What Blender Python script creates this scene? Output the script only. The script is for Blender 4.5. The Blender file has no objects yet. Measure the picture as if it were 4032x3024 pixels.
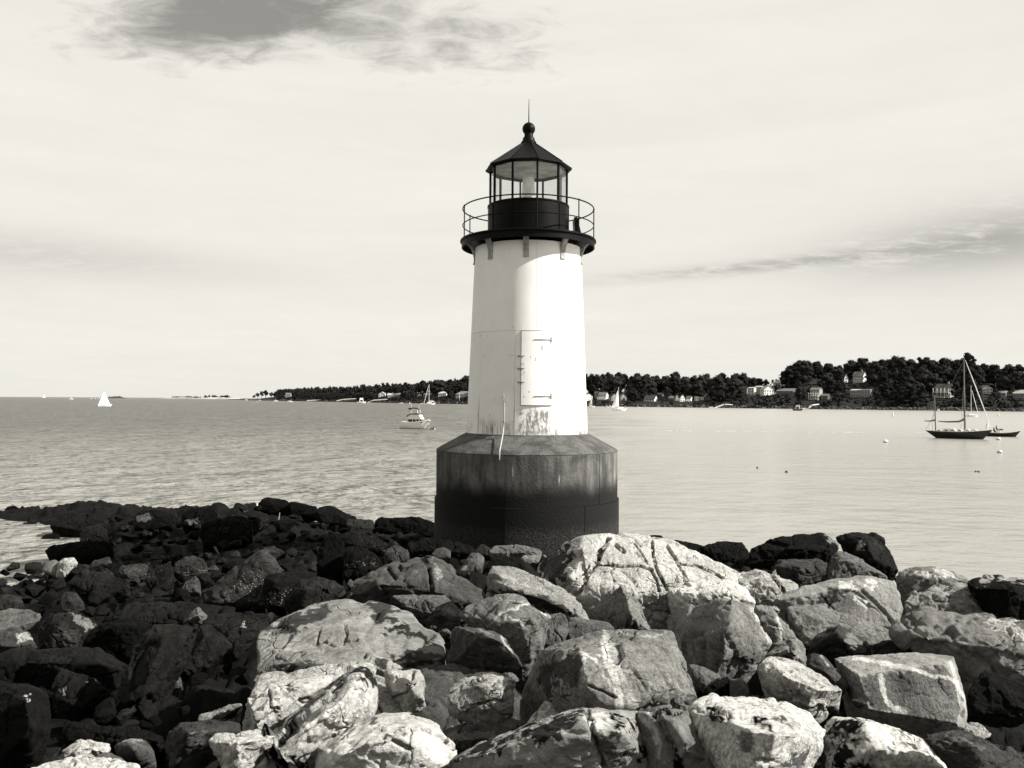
import bpy, bmesh, math, random
import numpy as np
from mathutils import Vector, Matrix

scene = bpy.context.scene
COL = scene.collection
R = math.radians

# ---------------------------------------------------------------- camera
EYE = 5.0
F = 3250.0
cam_d = bpy.data.cameras.new("camera")
cam = bpy.data.objects.new("camera", cam_d)
COL.objects.link(cam)
cam_d.sensor_width = 36.0
cam_d.lens = F / 4032.0 * 36.0
cam_d.clip_start = 0.1
cam_d.clip_end = 60000
CM = Matrix.Rotation(R(90 + 1.1), 3, 'X') @ Matrix.Rotation(0.0063, 3, 'Z')
cam.matrix_world = Matrix.Translation((0, 0, EYE)) @ CM.to_4x4()
scene.camera = cam

# ---------------------------------------------------------------- light and exposure
SUN_EL, SUN_AZ = R(37), R(77)          # azimuth measured from behind the camera towards the right
SUN_DIR = Vector((math.cos(SUN_EL) * math.sin(SUN_AZ), -math.cos(SUN_EL) * math.cos(SUN_AZ), math.sin(SUN_EL)))
sun_d = bpy.data.lights.new("sun", 'SUN')
sun_d.energy = 5.0
sun_d.angle = R(0.5)
sun_d.color = (1.0, 0.975, 0.93)
sun = bpy.data.objects.new("sun", sun_d)
COL.objects.link(sun)
sun.rotation_euler = SUN_DIR.to_track_quat('Z', 'Y').to_euler()

scene.view_settings.view_transform = 'Standard'
scene.view_settings.look = 'None'
scene.view_settings.exposure = 1.20
scene.view_settings.gamma = 1.0
scene.view_settings.use_curve_mapping = False
scene.render.engine = 'CYCLES'
scene.cycles.max_bounces = 6
scene.cycles.use_denoising = True


class NG:
    """small helper for node trees"""
    def __init__(self, tree):
        self.t = tree
        tree.nodes.clear()

    def n(self, typ, **kw):
        nd = self.t.nodes.new(typ)
        for k, v in kw.items():
            setattr(nd, k, v)
        return nd

    def put(self, v, sock):
        if isinstance(v, bpy.types.NodeSocket):
            self.t.links.new(v, sock)
        elif v is not None:
            sock.default_value = v

    def m(self, op, a, b=None, c=None, clamp=False):
        nd = self.n('ShaderNodeMath', operation=op, use_clamp=clamp)
        for i, v in enumerate((a, b, c)):
            if v is not None:
                self.put(v, nd.inputs[i])
        return nd.outputs[0]

    def vm(self, op, a, b=None, scale=None):
        nd = self.n('ShaderNodeVectorMath', operation=op)
        self.put(a, nd.inputs[0])
        if b is not None:
            self.put(b, nd.inputs[1])
        if scale is not None:
            self.put(scale, nd.inputs['Scale'])
        return nd.outputs['Value'] if op in ('LENGTH', 'DISTANCE', 'DOT_PRODUCT') else nd.outputs[0]

    def noise(self, vec, scale, detail=4, rough=0.55, dist=0.0):
        nd = self.n('ShaderNodeTexNoise')
        self.put(vec, nd.inputs['Vector'])
        nd.inputs['Scale'].default_value = scale
        nd.inputs['Detail'].default_value = detail
        nd.inputs['Roughness'].default_value = rough
        nd.inputs['Distortion'].default_value = dist
        return nd.outputs['Fac']

    def voro(self, vec, scale, feature='F1', rnd=1.0):
        nd = self.n('ShaderNodeTexVoronoi', feature=feature)
        self.put(vec, nd.inputs['Vector'])
        nd.inputs['Scale'].default_value = scale
        nd.inputs['Randomness'].default_value = rnd
        return nd.outputs['Distance']

    def ss(self, v, lo, hi, a=0.0, b=1.0):
        nd = self.n('ShaderNodeMapRange', interpolation_type='SMOOTHSTEP')
        self.put(v, nd.inputs['Value'])
        for nm, x in (('From Min', lo), ('From Max', hi), ('To Min', a), ('To Max', b)):
            self.put(x, nd.inputs[nm])
        return nd.outputs['Result']

    def mix(self, fac, a, b):
        nd = self.n('ShaderNodeMix', data_type='FLOAT')
        self.put(fac, nd.inputs[0])
        self.put(a, nd.inputs[2])
        self.put(b, nd.inputs[3])
        return nd.outputs[0]

    def tint(self, v, rgb):
        """grey value -> faintly tinted grey (the print is a toned black and white)"""
        nd = self.n('ShaderNodeCombineColor')
        for i in range(3):
            self.put(self.m('MULTIPLY', v, rgb[i]), nd.inputs[i])
        return nd.outputs[0]

    def sep(self, vec):
        nd = self.n('ShaderNodeSeparateXYZ')
        self.put(vec, nd.inputs[0])
        return nd.outputs

    def comb(self, x, y, z):
        nd = self.n('ShaderNodeCombineXYZ')
        for i, v in enumerate((x, y, z)):
            self.put(v, nd.inputs[i])
        return nd.outputs[0]


# ---------------------------------------------------------------- world: toned black and white daylight sky
SKY_STRENGTH = 0.05
CLOUD = 0.384
world = bpy.data.worlds.new("World")
scene.world = world
world.use_nodes = True
g = NG(world.node_tree)
sky = g.n('ShaderNodeTexSky', sky_type='NISHITA', sun_disc=False, sun_elevation=SUN_EL, sun_rotation=math.pi - SUN_AZ)
sky.altitude = 0
sky.air_density = 1.0
sky.dust_density = 1.5
sc = g.n('ShaderNodeSeparateColor')
g.put(sky.outputs[0], sc.inputs[0])
# red-weighted grey of the sky, as through the orange filter of a black and white photograph
sky_grey = g.m('MULTIPLY', g.m('ADD', g.m('MULTIPLY', sc.outputs[0], 0.75), g.m('MULTIPLY', sc.outputs[1], 0.25)), SKY_STRENGTH)
tc = g.n('ShaderNodeTexCoord')
dx, dy, dz = g.sep(tc.outputs['Generated'])
az = g.m('MULTIPLY', g.m('ARCTAN2', dx, dy), 180 / math.pi)
el = g.m('MULTIPLY', g.m('ARCSINE', dz), 180 / math.pi)
zz = g.m('ADD', g.m('MAXIMUM', dz, 0.0), 0.10)
q = g.comb(g.m('DIVIDE', dx, zz), g.m('DIVIDE', dy, zz), 0.0)
n_big = g.noise(q, 0.55, 7, 0.58, 0.6)
n_fine = g.noise(g.vm('ADD', q, (7.3, 2.1, 0)), 2.2, 9, 0.62, 0.3)
n_puff = g.noise(g.vm('MULTIPLY', q, (1.0, 1.6, 1.0)), 8.0, 9, 0.64, 0.6)
n_band = g.noise(g.comb(g.m('MULTIPLY', az, 0.022), g.m('MULTIPLY', el, 0.30), 3.0), 1.0, 5, 0.55, 0.4)


def blob(a0, e0, ra, re, tilt, shear=0.0):
    """elliptic patch of sky: 1 in the middle, 0 outside"""
    a = g.m('SUBTRACT', g.m('SUBTRACT', az, a0), g.m('MULTIPLY', g.m('SUBTRACT', el, e0), shear))
    e = g.m('SUBTRACT', g.m('SUBTRACT', el, e0), g.m('MULTIPLY', a, tilt))
    d2 = g.m('ADD', g.m('POWER', g.m('ABSOLUTE', g.m('DIVIDE', a, ra)), 2.0), g.m('POWER', g.m('ABSOLUTE', g.m('DIVIDE', e, re)), 2.0))
    return g.m('EXPONENT', g.m('MULTIPLY', d2, -1.0))


gap = g.m('ADD', g.m('MULTIPLY', blob(-19.5, 24.0, 6.6, 3.4, 0.0, 1.5), 1.30), g.m('MULTIPLY', blob(-6.5, 23.7, 10.5, 2.8, -0.03), 0.74))
nf = g.m('SUBTRACT', n_fine, 0.5)
np_ = g.m('SUBTRACT', n_puff, 0.5)
nb = g.m('SUBTRACT', n_big, 0.5)
clear_top = g.ss(g.m('ADD', gap, g.m('ADD', g.m('MULTIPLY', np_, 1.7), g.m('MULTIPLY', nf, 0.9))), 0.22, 1.30)
# higher up the thin cloud breaks into open sky
opening = g.ss(g.m('ADD', n_big, g.m('MULTIPLY', nf, 0.35)), 0.44, 0.60)
clear_high = g.m('MULTIPLY', opening, g.ss(el, 26.0, 44.0))
clear_top = g.m('MULTIPLY', clear_top, g.ss(gap, 0.06, 0.30))
clear = g.m('MAXIMUM', g.m('MULTIPLY', clear_top, 0.80), clear_high)
streak = g.m('ADD', g.m('MULTIPLY', blob(31.0, 9.7, 10.0, 2.1, 0.05), 0.90),
             g.m('ADD', g.m('MULTIPLY', blob(16.0, 8.9, 10.0, 0.42, 0.06), 0.75), g.m('MULTIPLY', blob(-31.0, 8.5, 13.0, 1.4, 0.0), 0.40)))
streak = g.m('MULTIPLY', streak, g.ss(g.m('ADD', n_band, g.m('ADD', g.m('MULTIPLY', nf, 0.4), g.m('MULTIPLY', np_, 0.7))), 0.16, 0.50))
cl = g.m('MULTIPLY', CLOUD, g.m('ADD', 0.985, g.m('ADD', g.m('MULTIPLY', nf, 0.10), g.m('MULTIPLY', np_, 0.05))))
cl = g.m('MULTIPLY', cl, g.ss(n_band, 0.30, 0.72, 0.965, 1.02))
cl = g.m('MULTIPLY', cl, g.m('SUBTRACT', 1.0, g.m('MULTIPLY', streak, 0.46)))
val = g.mix(clear, cl, g.m('MULTIPLY', sky_grey, 1.0))
bg = g.n('ShaderNodeBackground')
g.put(g.tint(val, (1.0, 0.978, 0.90)), bg.inputs['Color'])
bg.inputs['Strength'].default_value = 1.0
out = g.n('ShaderNodeOutputWorld')
g.put(bg.outputs[0], out.inputs['Surface'])

# ---------------------------------------------------------------- pixel rays (photo pixels, 4032 x 3024)
CMn = np.array(CM)


def ray(px, py):
    c = np.array([(px - 2016) / F, -(py - 1512) / F, -1.0])
    w = CMn @ c
    return w / w[1]


def at(px, py, Y):
    w = ray(px, py) * Y
    return np.array([w[0], Y, w[2] + EYE])


def on_water(px, py):
    w = ray(px, py)
    Y = -EYE / w[2]
    return at(px, py, Y)


def project(W):
    c = (W - np.array([0, 0, EYE])) @ CMn
    z = np.maximum(-c[:, 2], 1e-6)
    return np.stack([2016 + F * c[:, 0] / z, 1512 - F * c[:, 1] / z], 1)


# ---------------------------------------------------------------- noise in numpy
_rs = np.random.RandomState(11)
PERM = np.concatenate([_rs.permutation(256)] * 3)
GR = _rs.normal(size=(256, 3))
GR /= np.linalg.norm(GR, axis=1)[:, None]


def pn(P):
    P = np.asarray(P, float)
    i = np.floor(P).astype(np.int64)
    f = P - i
    u = f * f * f * (f * (f * 6 - 15) + 10)
    i &= 255
    res = 0
    for a in (0, 1):
        wx = u[:, 0] if a else 1 - u[:, 0]
        pa = PERM[i[:, 0] + a]
        for b in (0, 1):
            wy = u[:, 1] if b else 1 - u[:, 1]
            pb = PERM[pa + i[:, 1] + b]
            for c in (0, 1):
                wz = u[:, 2] if c else 1 - u[:, 2]
                gi = GR[PERM[pb + i[:, 2] + c] & 255]
                dd = gi[:, 0] * (f[:, 0] - a) + gi[:, 1] * (f[:, 1] - b) + gi[:, 2] * (f[:, 2] - c)
                res = res + wx * wy * wz * dd
    return res * 1.6


def fbm(P, octv=4, gain=0.5):
    s, a, t = 0, 1.0, 0
    for k in range(octv):
        s = s + a * pn(P * (2.0 ** k) + 17.3 * k)
        t += a
        a *= gain
    return s / t


# ---------------------------------------------------------------- materials
MATS = {}
TONE = (1.0, 0.985, 0.92)


def mat(name, v, rough=0.7, spec=0.3, var=0.25, vscale=3.0, bump=0.0, bscale=20.0, metallic=0.0, tint=TONE):
    if name in MATS:
        return MATS[name]
    m = bpy.data.materials.new(name)
    m.use_nodes = True
    k = NG(m.node_tree)
    t = k.n('ShaderNodeTexCoord')
    p = k.n('ShaderNodeBsdfPrincipled')
    o = k.n('ShaderNodeOutputMaterial')
    n = k.noise(t.outputs['Object'], vscale, 6, 0.6)
    k.put(k.tint(k.m('MULTIPLY', v, k.ss(n, 0.25, 0.75, 1 - var, 1 + var)), tint), p.inputs['Base Color'])
    p.inputs['Roughness'].default_value = rough
    p.inputs['Specular IOR Level'].default_value = spec
    p.inputs['Metallic'].default_value = metallic
    if bump:
        b = k.n('ShaderNodeBump')
        b.inputs['Strength'].default_value = bump
        b.inputs['Distance'].default_value = 0.02
        k.put(k.noise(t.outputs['Object'], bscale, 5, 0.6), b.inputs['Height'])
        k.put(b.outputs[0], p.inputs['Normal'])
    k.put(p.outputs[0], o.inputs['Surface'])
    MATS[name] = m
    return m


# ---------------------------------------------------------------- object helpers
def tag(o, label=None, cat=None, group=None, kind=None):
    for k_, v_ in (('label', label), ('category', cat), ('group', group), ('kind', kind)):
        if v_:
            o[k_] = v_
    return o


def thing(name, label, cat, loc=(0, 0, 0), rz=0.0, group=None):
    o = bpy.data.objects.new(name, None)
    COL.objects.link(o)
    o.location = loc
    o.rotation_euler = (0, 0, rz)
    return tag(o, label, cat, group)


def link_mesh(name, me, m, parent=None):
    o = bpy.data.objects.new(name, me)
    COL.objects.link(o)
    if m is not None and not me.materials:
        me.materials.append(m)
    if parent is not None:
        o.parent = parent
    return o


def np_mesh(name, V, Fc, smooth=False):
    me = bpy.data.meshes.new(name)
    n = Fc.shape[1]
    me.vertices.add(len(V))
    me.vertices.foreach_set('co', np.ascontiguousarray(V, np.float32).ravel())
    me.loops.add(Fc.size)
    me.loops.foreach_set('vertex_index', np.ascontiguousarray(Fc, np.int32).ravel())
    me.polygons.add(len(Fc))
    me.polygons.foreach_set('loop_start', np.arange(0, Fc.size, n, dtype=np.int32))
    me.polygons.foreach_set('loop_total', np.full(len(Fc), n, np.int32))
    if smooth:
        me.polygons.foreach_set('use_smooth', np.ones(len(Fc), bool))
    me.update(calc_edges=True)
    return me


class MB:
    def __init__(self):
        self.v, self.f, self.sm = [], [], []

    def add(self, vs, fs, smooth=False):
        o = len(self.v)
        self.v += [tuple(map(float, p)) for p in vs]
        self.f += [tuple(i + o for i in f) for f in fs]
        self.sm += [smooth] * len(fs)
        return self

    def box(self, c, s, rz=0.0):
        x, y, z = s[0] / 2, s[1] / 2, s[2] / 2
        ca, sa = math.cos(rz), math.sin(rz)
        vs = []
        for sx, sy, sz in ((-1, -1, -1), (1, -1, -1), (1, 1, -1), (-1, 1, -1), (-1, -1, 1), (1, -1, 1), (1, 1, 1), (-1, 1, 1)):
            a, b = sx * x, sy * y
            vs.append((c[0] + a * ca - b * sa, c[1] + a * sa + b * ca, c[2] + sz * z))
        return self.add(vs, [(0, 3, 2, 1), (4, 5, 6, 7), (0, 1, 5, 4), (1, 2, 6, 5), (2, 3, 7, 6), (3, 0, 4, 7)])

    def tube(self, path, r, n=8, closed=False):
        path = [Vector(p) for p in path]
        rs = r if isinstance(r, (list, tuple)) else [r] * len(path)
        vs = []
        for i, p in enumerate(path):
            a = path[(i - 1) % len(path)] if (closed or i > 0) else p
            b = path[(i + 1) % len(path)] if (closed or i < len(path) - 1) else p
            t = (b - a).normalized()
            up = Vector((0, 0, 1)) if abs(t.z) < 0.9 else Vector((1, 0, 0))
            u = t.cross(up).normalized()
            w = u.cross(t)
            for k in range(n):
                an = 2 * math.pi * k / n
                vs.append(p + u * (math.cos(an) * rs[i]) + w * (math.sin(an) * rs[i]))
        fs = []
        L = len(path)
        for i in range(L if closed else L - 1):
            j = (i + 1) % L
            for k in range(n):
                k2 = (k + 1) % n
                fs.append((i * n + k, i * n + k2, j * n + k2, j * n + k))
        if not closed:
            fs.append(tuple(range(n - 1, -1, -1)))
            fs.append(tuple((L - 1) * n + k for k in range(n)))
        return self.add(vs, fs, True)

    def lathe(self, prof, n=64, a0=0.0, a1=None, smooth=True, off=0.0):
        """prof: (radius, z) list; a0..a1 sweep in the lighthouse azimuth, closed on itself when full"""
        full = a1 is None
        a1 = a0 + 2 * math.pi if full else a1
        cnt = n if full else n + 1
        vs, fs = [], []
        P = len(prof)
        for k in range(cnt):
            a = a0 + (a1 - a0) * k / n
            for r, z in prof:
                vs.append((r * math.sin(a), -r * math.cos(a), z))
        for k in range(n):
            k2 = (k + 1) % cnt
            for i in range(P - 1):
                fs.append((k * P + i, k2 * P + i, k2 * P + i + 1, k * P + i + 1))
        return self.add(vs, fs, smooth)

    def ring_solid(self, prof, n, a0, a1):
        """closed profile loop swept a0..a1 with end caps"""
        P = len(prof)
        vs, fs = [], []
        for k in range(n + 1):
            a = a0 + (a1 - a0) * k / n
            for r, z in prof:
                vs.append((r * math.sin(a), -r * math.cos(a), z))
        for k in range(n):
            for i in range(P):
                j = (i + 1) % P
                fs.append((k * P + i, (k + 1) * P + i, (k + 1) * P + j, k * P + j))
        fs.append(tuple(range(P - 1, -1, -1)))
        fs.append(tuple(n * P + i for i in range(P)))
        return self.add(vs, fs, True)

    def prism(self, poly, axis, lo, hi):
        """2d polygon extruded along an axis ('x','y','z')"""
        def mk(a, b, c):
            return {'x': (c, a, b), 'y': (a, c, b), 'z': (a, b, c)}[axis]
        n = len(poly)
        vs = [mk(a, b, lo) for a, b in poly] + [mk(a, b, hi) for a, b in poly]
        fs = [tuple(range(n - 1, -1, -1)), tuple(range(n, 2 * n))] + [(i, (i + 1) % n, n + (i + 1) % n, n + i) for i in range(n)]
        return self.add(vs, fs)

    def build(self, name, m, parent=None, fix=True):
        me = bpy.data.meshes.new(name)
        me.from_pydata(self.v, [], self.f)
        if fix:
            bm = bmesh.new()
            bm.from_mesh(me)
            bmesh.ops.recalc_face_normals(bm, faces=bm.faces)
            bm.to_mesh(me)
            bm.free()
        if any(self.sm):
            me.polygons.foreach_set('use_smooth', self.sm)
            me.set_sharp_from_angle(angle=R(32))
        return link_mesh(name, me, m, parent)


def copy_tree(o, parent=None):
    c = o.copy()
    COL.objects.link(c)
    if parent is not None:
        c.parent = parent
    for ch in list(o.children):
        copy_tree(ch, c)
    return c

# ================================================================ water and shore ground
def water_material():
    m = bpy.data.materials.new("harbour_water")
    m.use_nodes = True
    k = NG(m.node_tree)
    ge = k.n('ShaderNodeNewGeometry')
    o = k.n('ShaderNodeOutputMaterial')
    x, y, z = k.sep(ge.outputs['Position'])
    v = k.comb(x, k.m('MULTIPLY', y, 1.5), 0.0)
    chop = k.noise(k.vm('MULTIPLY', v, (0.8, 0.8, 1)), 1.0, 5, 0.62, 0.4)
    swell = k.noise(k.vm('MULTIPLY', v, (0.22, 0.22, 1)), 1.0, 4, 0.6, 0.3)
    far = k.noise(k.vm('MULTIPLY', v, (0.05, 0.05, 1)), 1.0, 5, 0.65, 0.2)
    # calmer water towards +x, wind ruffled towards -x
    calm = k.ss(k.m('ADD', k.m('DIVIDE', x, k.m('MAXIMUM', y, 1.0)), k.m('MULTIPLY', k.m('SUBTRACT', far, 0.5), 0.35)), -0.12, 0.22)
    h = k.m('ADD', k.m('MULTIPLY', chop, 0.30), k.m('ADD', k.m('MULTIPLY', swell, 0.9), k.m('MULTIPLY', far, 2.6)))
    b = k.n('ShaderNodeBump')
    k.put(k.mix(calm, 1.0, 0.10), b.inputs['Strength'])
    b.inputs['Distance'].default_value = 2.4
    k.put(h, b.inputs['Height'])
    # sky sheen painted into the body colour by distance, paler near, darker far; waves cap the mirror reflection at low angles
    far_d = k.ss(k.vm('LENGTH', ge.outputs['Position']), 25.0, 230.0)
    near_d = k.m('POWER', k.m('SUBTRACT', 1.0, far_d), 2.0)
    body = k.mix(calm, k.mix(near_d, 0.098, 0.20), k.mix(near_d, 0.165, 0.22))
    di = k.n('ShaderNodeBsdfDiffuse')
    k.put(k.tint(body, (1.0, 0.975, 0.885)), di.inputs['Color'])
    k.put(b.outputs[0], di.inputs['Normal'])
    gl = k.n('ShaderNodeBsdfGlossy')
    gl.inputs['Color'].default_value = (1, .985, .95, 1)
    k.put(k.mix(far_d, 0.18, 0.30), gl.inputs['Roughness'])
    k.put(b.outputs[0], gl.inputs['Normal'])
    fr = k.n('ShaderNodeFresnel')
    fr.inputs['IOR'].default_value = 1.33
    k.put(b.outputs[0], fr.inputs['Normal'])
    mx = k.n('ShaderNodeMixShader')
    k.put(k.m('MINIMUM', fr.outputs[0], k.mix(calm, k.mix(far_d, 0.36, 0.28), 0.60)), mx.inputs[0])
    k.put(di.outputs[0], mx.inputs[1])
    k.put(gl.outputs[0], mx.inputs[2])
    k.put(mx.outputs[0], o.inputs['Surface'])
    return m


wm = MB()
S_ = 26000.0
wm.add([(-S_, -60, 0), (S_, -60, 0), (S_, 2 * S_, 0), (-S_, 2 * S_, 0)], [(0, 1, 2, 3)])
tag(wm.build("water", water_material()), kind='structure')

# height of the top of the rocky shore over the water: columns u = X / Y, rows Y
ZT = {
    -0.70: [(0, 3.2), (3, 2.9), (5.3, 2.45), (7.6, 2.0), (9.2, 1.65), (11.3, 1.25), (13.9, .9), (16.7, .6), (20.3, .32), (23.6, .05), (25.5, -.5), (31.5, -.5), (33.8, .28), (35.5, .34), (38, -1.2), (90, -3)],
    -0.62: [(0, 3.3), (3, 3.0), (5.3, 2.55), (7.6, 2.1), (9.2, 1.75), (11.3, 1.35), (13.9, 1.0), (16.7, .7), (20.3, .38), (24, .08), (26, -.5), (31.5, -.5), (33.6, .38), (36, .42), (38.5, -1.2), (90, -3)],
    -0.50: [(0, 3.3), (4, 2.95), (6, 2.5), (8, 2.1), (11, 1.6), (14, 1.2), (18, .85), (22, .5), (25, .35), (28, .3), (32.5, .8), (36.5, .7), (39, -1.0), (90, -3)],
    -0.31: [(0, 3.4), (4, 3.2), (6, 2.65), (9, 2.2), (11, 1.9), (14, 1.6), (18, 1.4), (22, 1.15), (28, 1.1), (33, 1.05), (36, -.2), (40, -1.5), (90, -3)],
    -0.12: [(0, 3.4), (4, 3.25), (7, 2.7), (9, 2.45), (11.6, 2.2), (15, 1.85), (18.7, 1.6), (22, 1.35), (26.5, .9), (29, -.3), (40, -1.5), (90, -3)],
    0.0: [(0, 3.4), (4, 3.28), (7, 2.8), (9, 2.6), (11.6, 2.35), (15, 2.0), (18.7, 1.7), (22, 1.4), (25, .6), (27, -.4), (40, -1.5), (90, -3)],
    0.31: [(0, 3.45), (4, 3.3), (6, 3.0), (9, 2.65), (12, 2.45), (15, 2.3), (17, 2.1), (19, 1.0), (22, -.8), (90, -3)],
    0.62: [(0, 3.45), (4, 3.35), (6, 3.0), (8, 2.85), (10.5, 2.7), (12.5, 2.3), (14, 1.1), (16, -.8), (90, -3)],
    0.95: [(0, 3.4), (4, 3.3), (6, 2.9), (8, 2.7), (10.5, 2.0), (12, 1.0), (14, -.8), (90, -3)],
}
ZU = sorted(ZT)


def zt(X, Y):
    X, Y = np.atleast_1d(np.asarray(X, float)), np.atleast_1d(np.asarray(Y, float))
    u = np.clip(X / np.maximum(Y, 0.5), ZU[0], ZU[-1])
    cols = np.stack([np.interp(Y, [a for a, _ in ZT[c]], [b for _, b in ZT[c]]) for c in ZU])
    j = np.clip(np.searchsorted(ZU, u) - 1, 0, len(ZU) - 2)
    ua, ub = np.array(ZU)[j], np.array(ZU)[j + 1]
    w = (u - ua) / (ub - ua)
    r = np.arange(len(u))
    return cols[j, r] * (1 - w) + cols[j + 1, r] * w


_YS = np.arange(2.2, 60, 0.02)


def depth_of(px, py):
    """distance at which the line of sight of a photo pixel meets the shore"""
    w = ray(px, py)
    z = EYE + w[2] * _YS
    hit = np.nonzero(z <= zt(w[0] * _YS, _YS))[0]
    return float(_YS[hit[0]]) if len(hit) else 36.0


def worley2(P, jit=0.9):
    """distance to the nearest and second nearest scattered point, and a random value per cell"""
    ip = np.floor(P).astype(np.int64)
    d1 = np.full(len(P), 9.0)
    d2 = np.full(len(P), 9.0)
    rv = np.zeros(len(P))
    tl = np.zeros(len(P))
    for a in (-1, 0, 1):
        for b in (-1, 0, 1):
            cx, cy = ip[:, 0] + a, ip[:, 1] + b
            h = PERM[(PERM[cx & 255] + cy) & 255]
            h2 = PERM[(h + 57) & 255]
            q_ = np.stack([cx + .5 + jit * (h / 255.0 - .5), cy + .5 + jit * (h2 / 255.0 - .5)], 1)
            d = np.linalg.norm(P - q_, axis=1)
            new = d < d1
            d2 = np.where(new, d1, np.minimum(d2, d))
            rv = np.where(new, PERM[(h2 + 91) & 255] / 255.0, rv)
            an = PERM[(h + 133) & 255] / 40.0
            tl = np.where(new, (P[:, 0] - q_[:, 0]) * np.cos(an) + (P[:, 1] - q_[:, 1]) * np.sin(an), tl)
            d1 = np.where(new, d, d1)
    return d1, d2, rv, tl


def shore_ground():
    """one uneven sheet of rubble under and between the boulders"""
    ys = np.concatenate([np.linspace(-1.5, 2, 16)[:-1], 2 * (44 / 2.0) ** np.linspace(0, 1, 270)])
    us = np.concatenate([np.linspace(-1.9, -.72, 40)[:-1], np.linspace(-.72, .72, 460), np.linspace(.72, 1.9, 40)[1:]])
    U, Y = np.meshgrid(us, ys)
    ny, nx = U.shape
    X, Y = (U * (Y + 2.2)).ravel(), Y.ravel()
    Z = zt(X, np.maximum(Y, 0.6))
    P = np.stack([X, Y, Z], 1)
    warp = np.stack([fbm(P * 1.1, 2), fbm(P * 1.1 + 40, 2)], 1) * .5
    out = 0
    for sc_, amp in ((1.0, .34), (0.45, .20), (.2, .07)):
        d1, d2, rv, tl = worley2(P[:, :2] / sc_ + warp * .4 + sc_ * 31)
        out = out + amp * (0.15 + .55 * rv + .55 * tl) * np.clip((d2 - d1) * 9, 0, 1) ** .5
    out = out * np.clip(1.35 - np.abs(U.ravel()), .35, 1)
    Z = Z - 0.50 - 0.38 * np.clip((U.ravel() + .25) * 5, 0, 1) * np.clip((13 - Y) / 3, 0, 1) + 0.16 * fbm(P * 0.6, 3) + out
    # the gully beside the broad slab
    gx, gy = at(860, 2740, 7.6)[0], 7.6
    Z -= 1.6 * np.exp(-((X - gx) / .8) ** 2 - ((Y - gy) / 1.5) ** 2)
    hx, hy = at(2590, 2450, 9.0)[0], 9.0
    Z -= 1.3 * np.exp(-((X - hx) / .32) ** 2 - ((Y - hy) / .9) ** 2)
    edge = np.clip((np.abs(U.ravel()) - 1.0) / .9, 0, 1)
    Z -= 2.5 * edge * (Y > 3)
    idx = np.arange(nx * ny).reshape(ny, nx)
    Fc = np.stack([idx[:-1, :-1], idx[:-1, 1:], idx[1:, 1:], idx[1:, :-1]], -1).reshape(-1, 4)
    me = np_mesh("ground", np.stack([X, Y, Z], 1), Fc, True)
    return tag(link_mesh("ground", me, mat("gap_shade_ground", 0.005, 0.8, 0.04, 0.6, 4.0, 0.8, 18.0)), kind='structure')  # near-black colour puts deep shade into the gaps between boulders


shore_ground()

# ================================================================ lighthouse
AX = float(at(2076, 1512, 21.4)[0])
AY = 21.4
PXM = AY / F                                   # metres per photo pixel at the axis


def asin_px(px, rad_m):
    return math.asin(max(-1, min(1, (px - 2076) * PXM / rad_m)))


def Zp(py, px=2080):
    return float(at(px, py, AY)[2])


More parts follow.
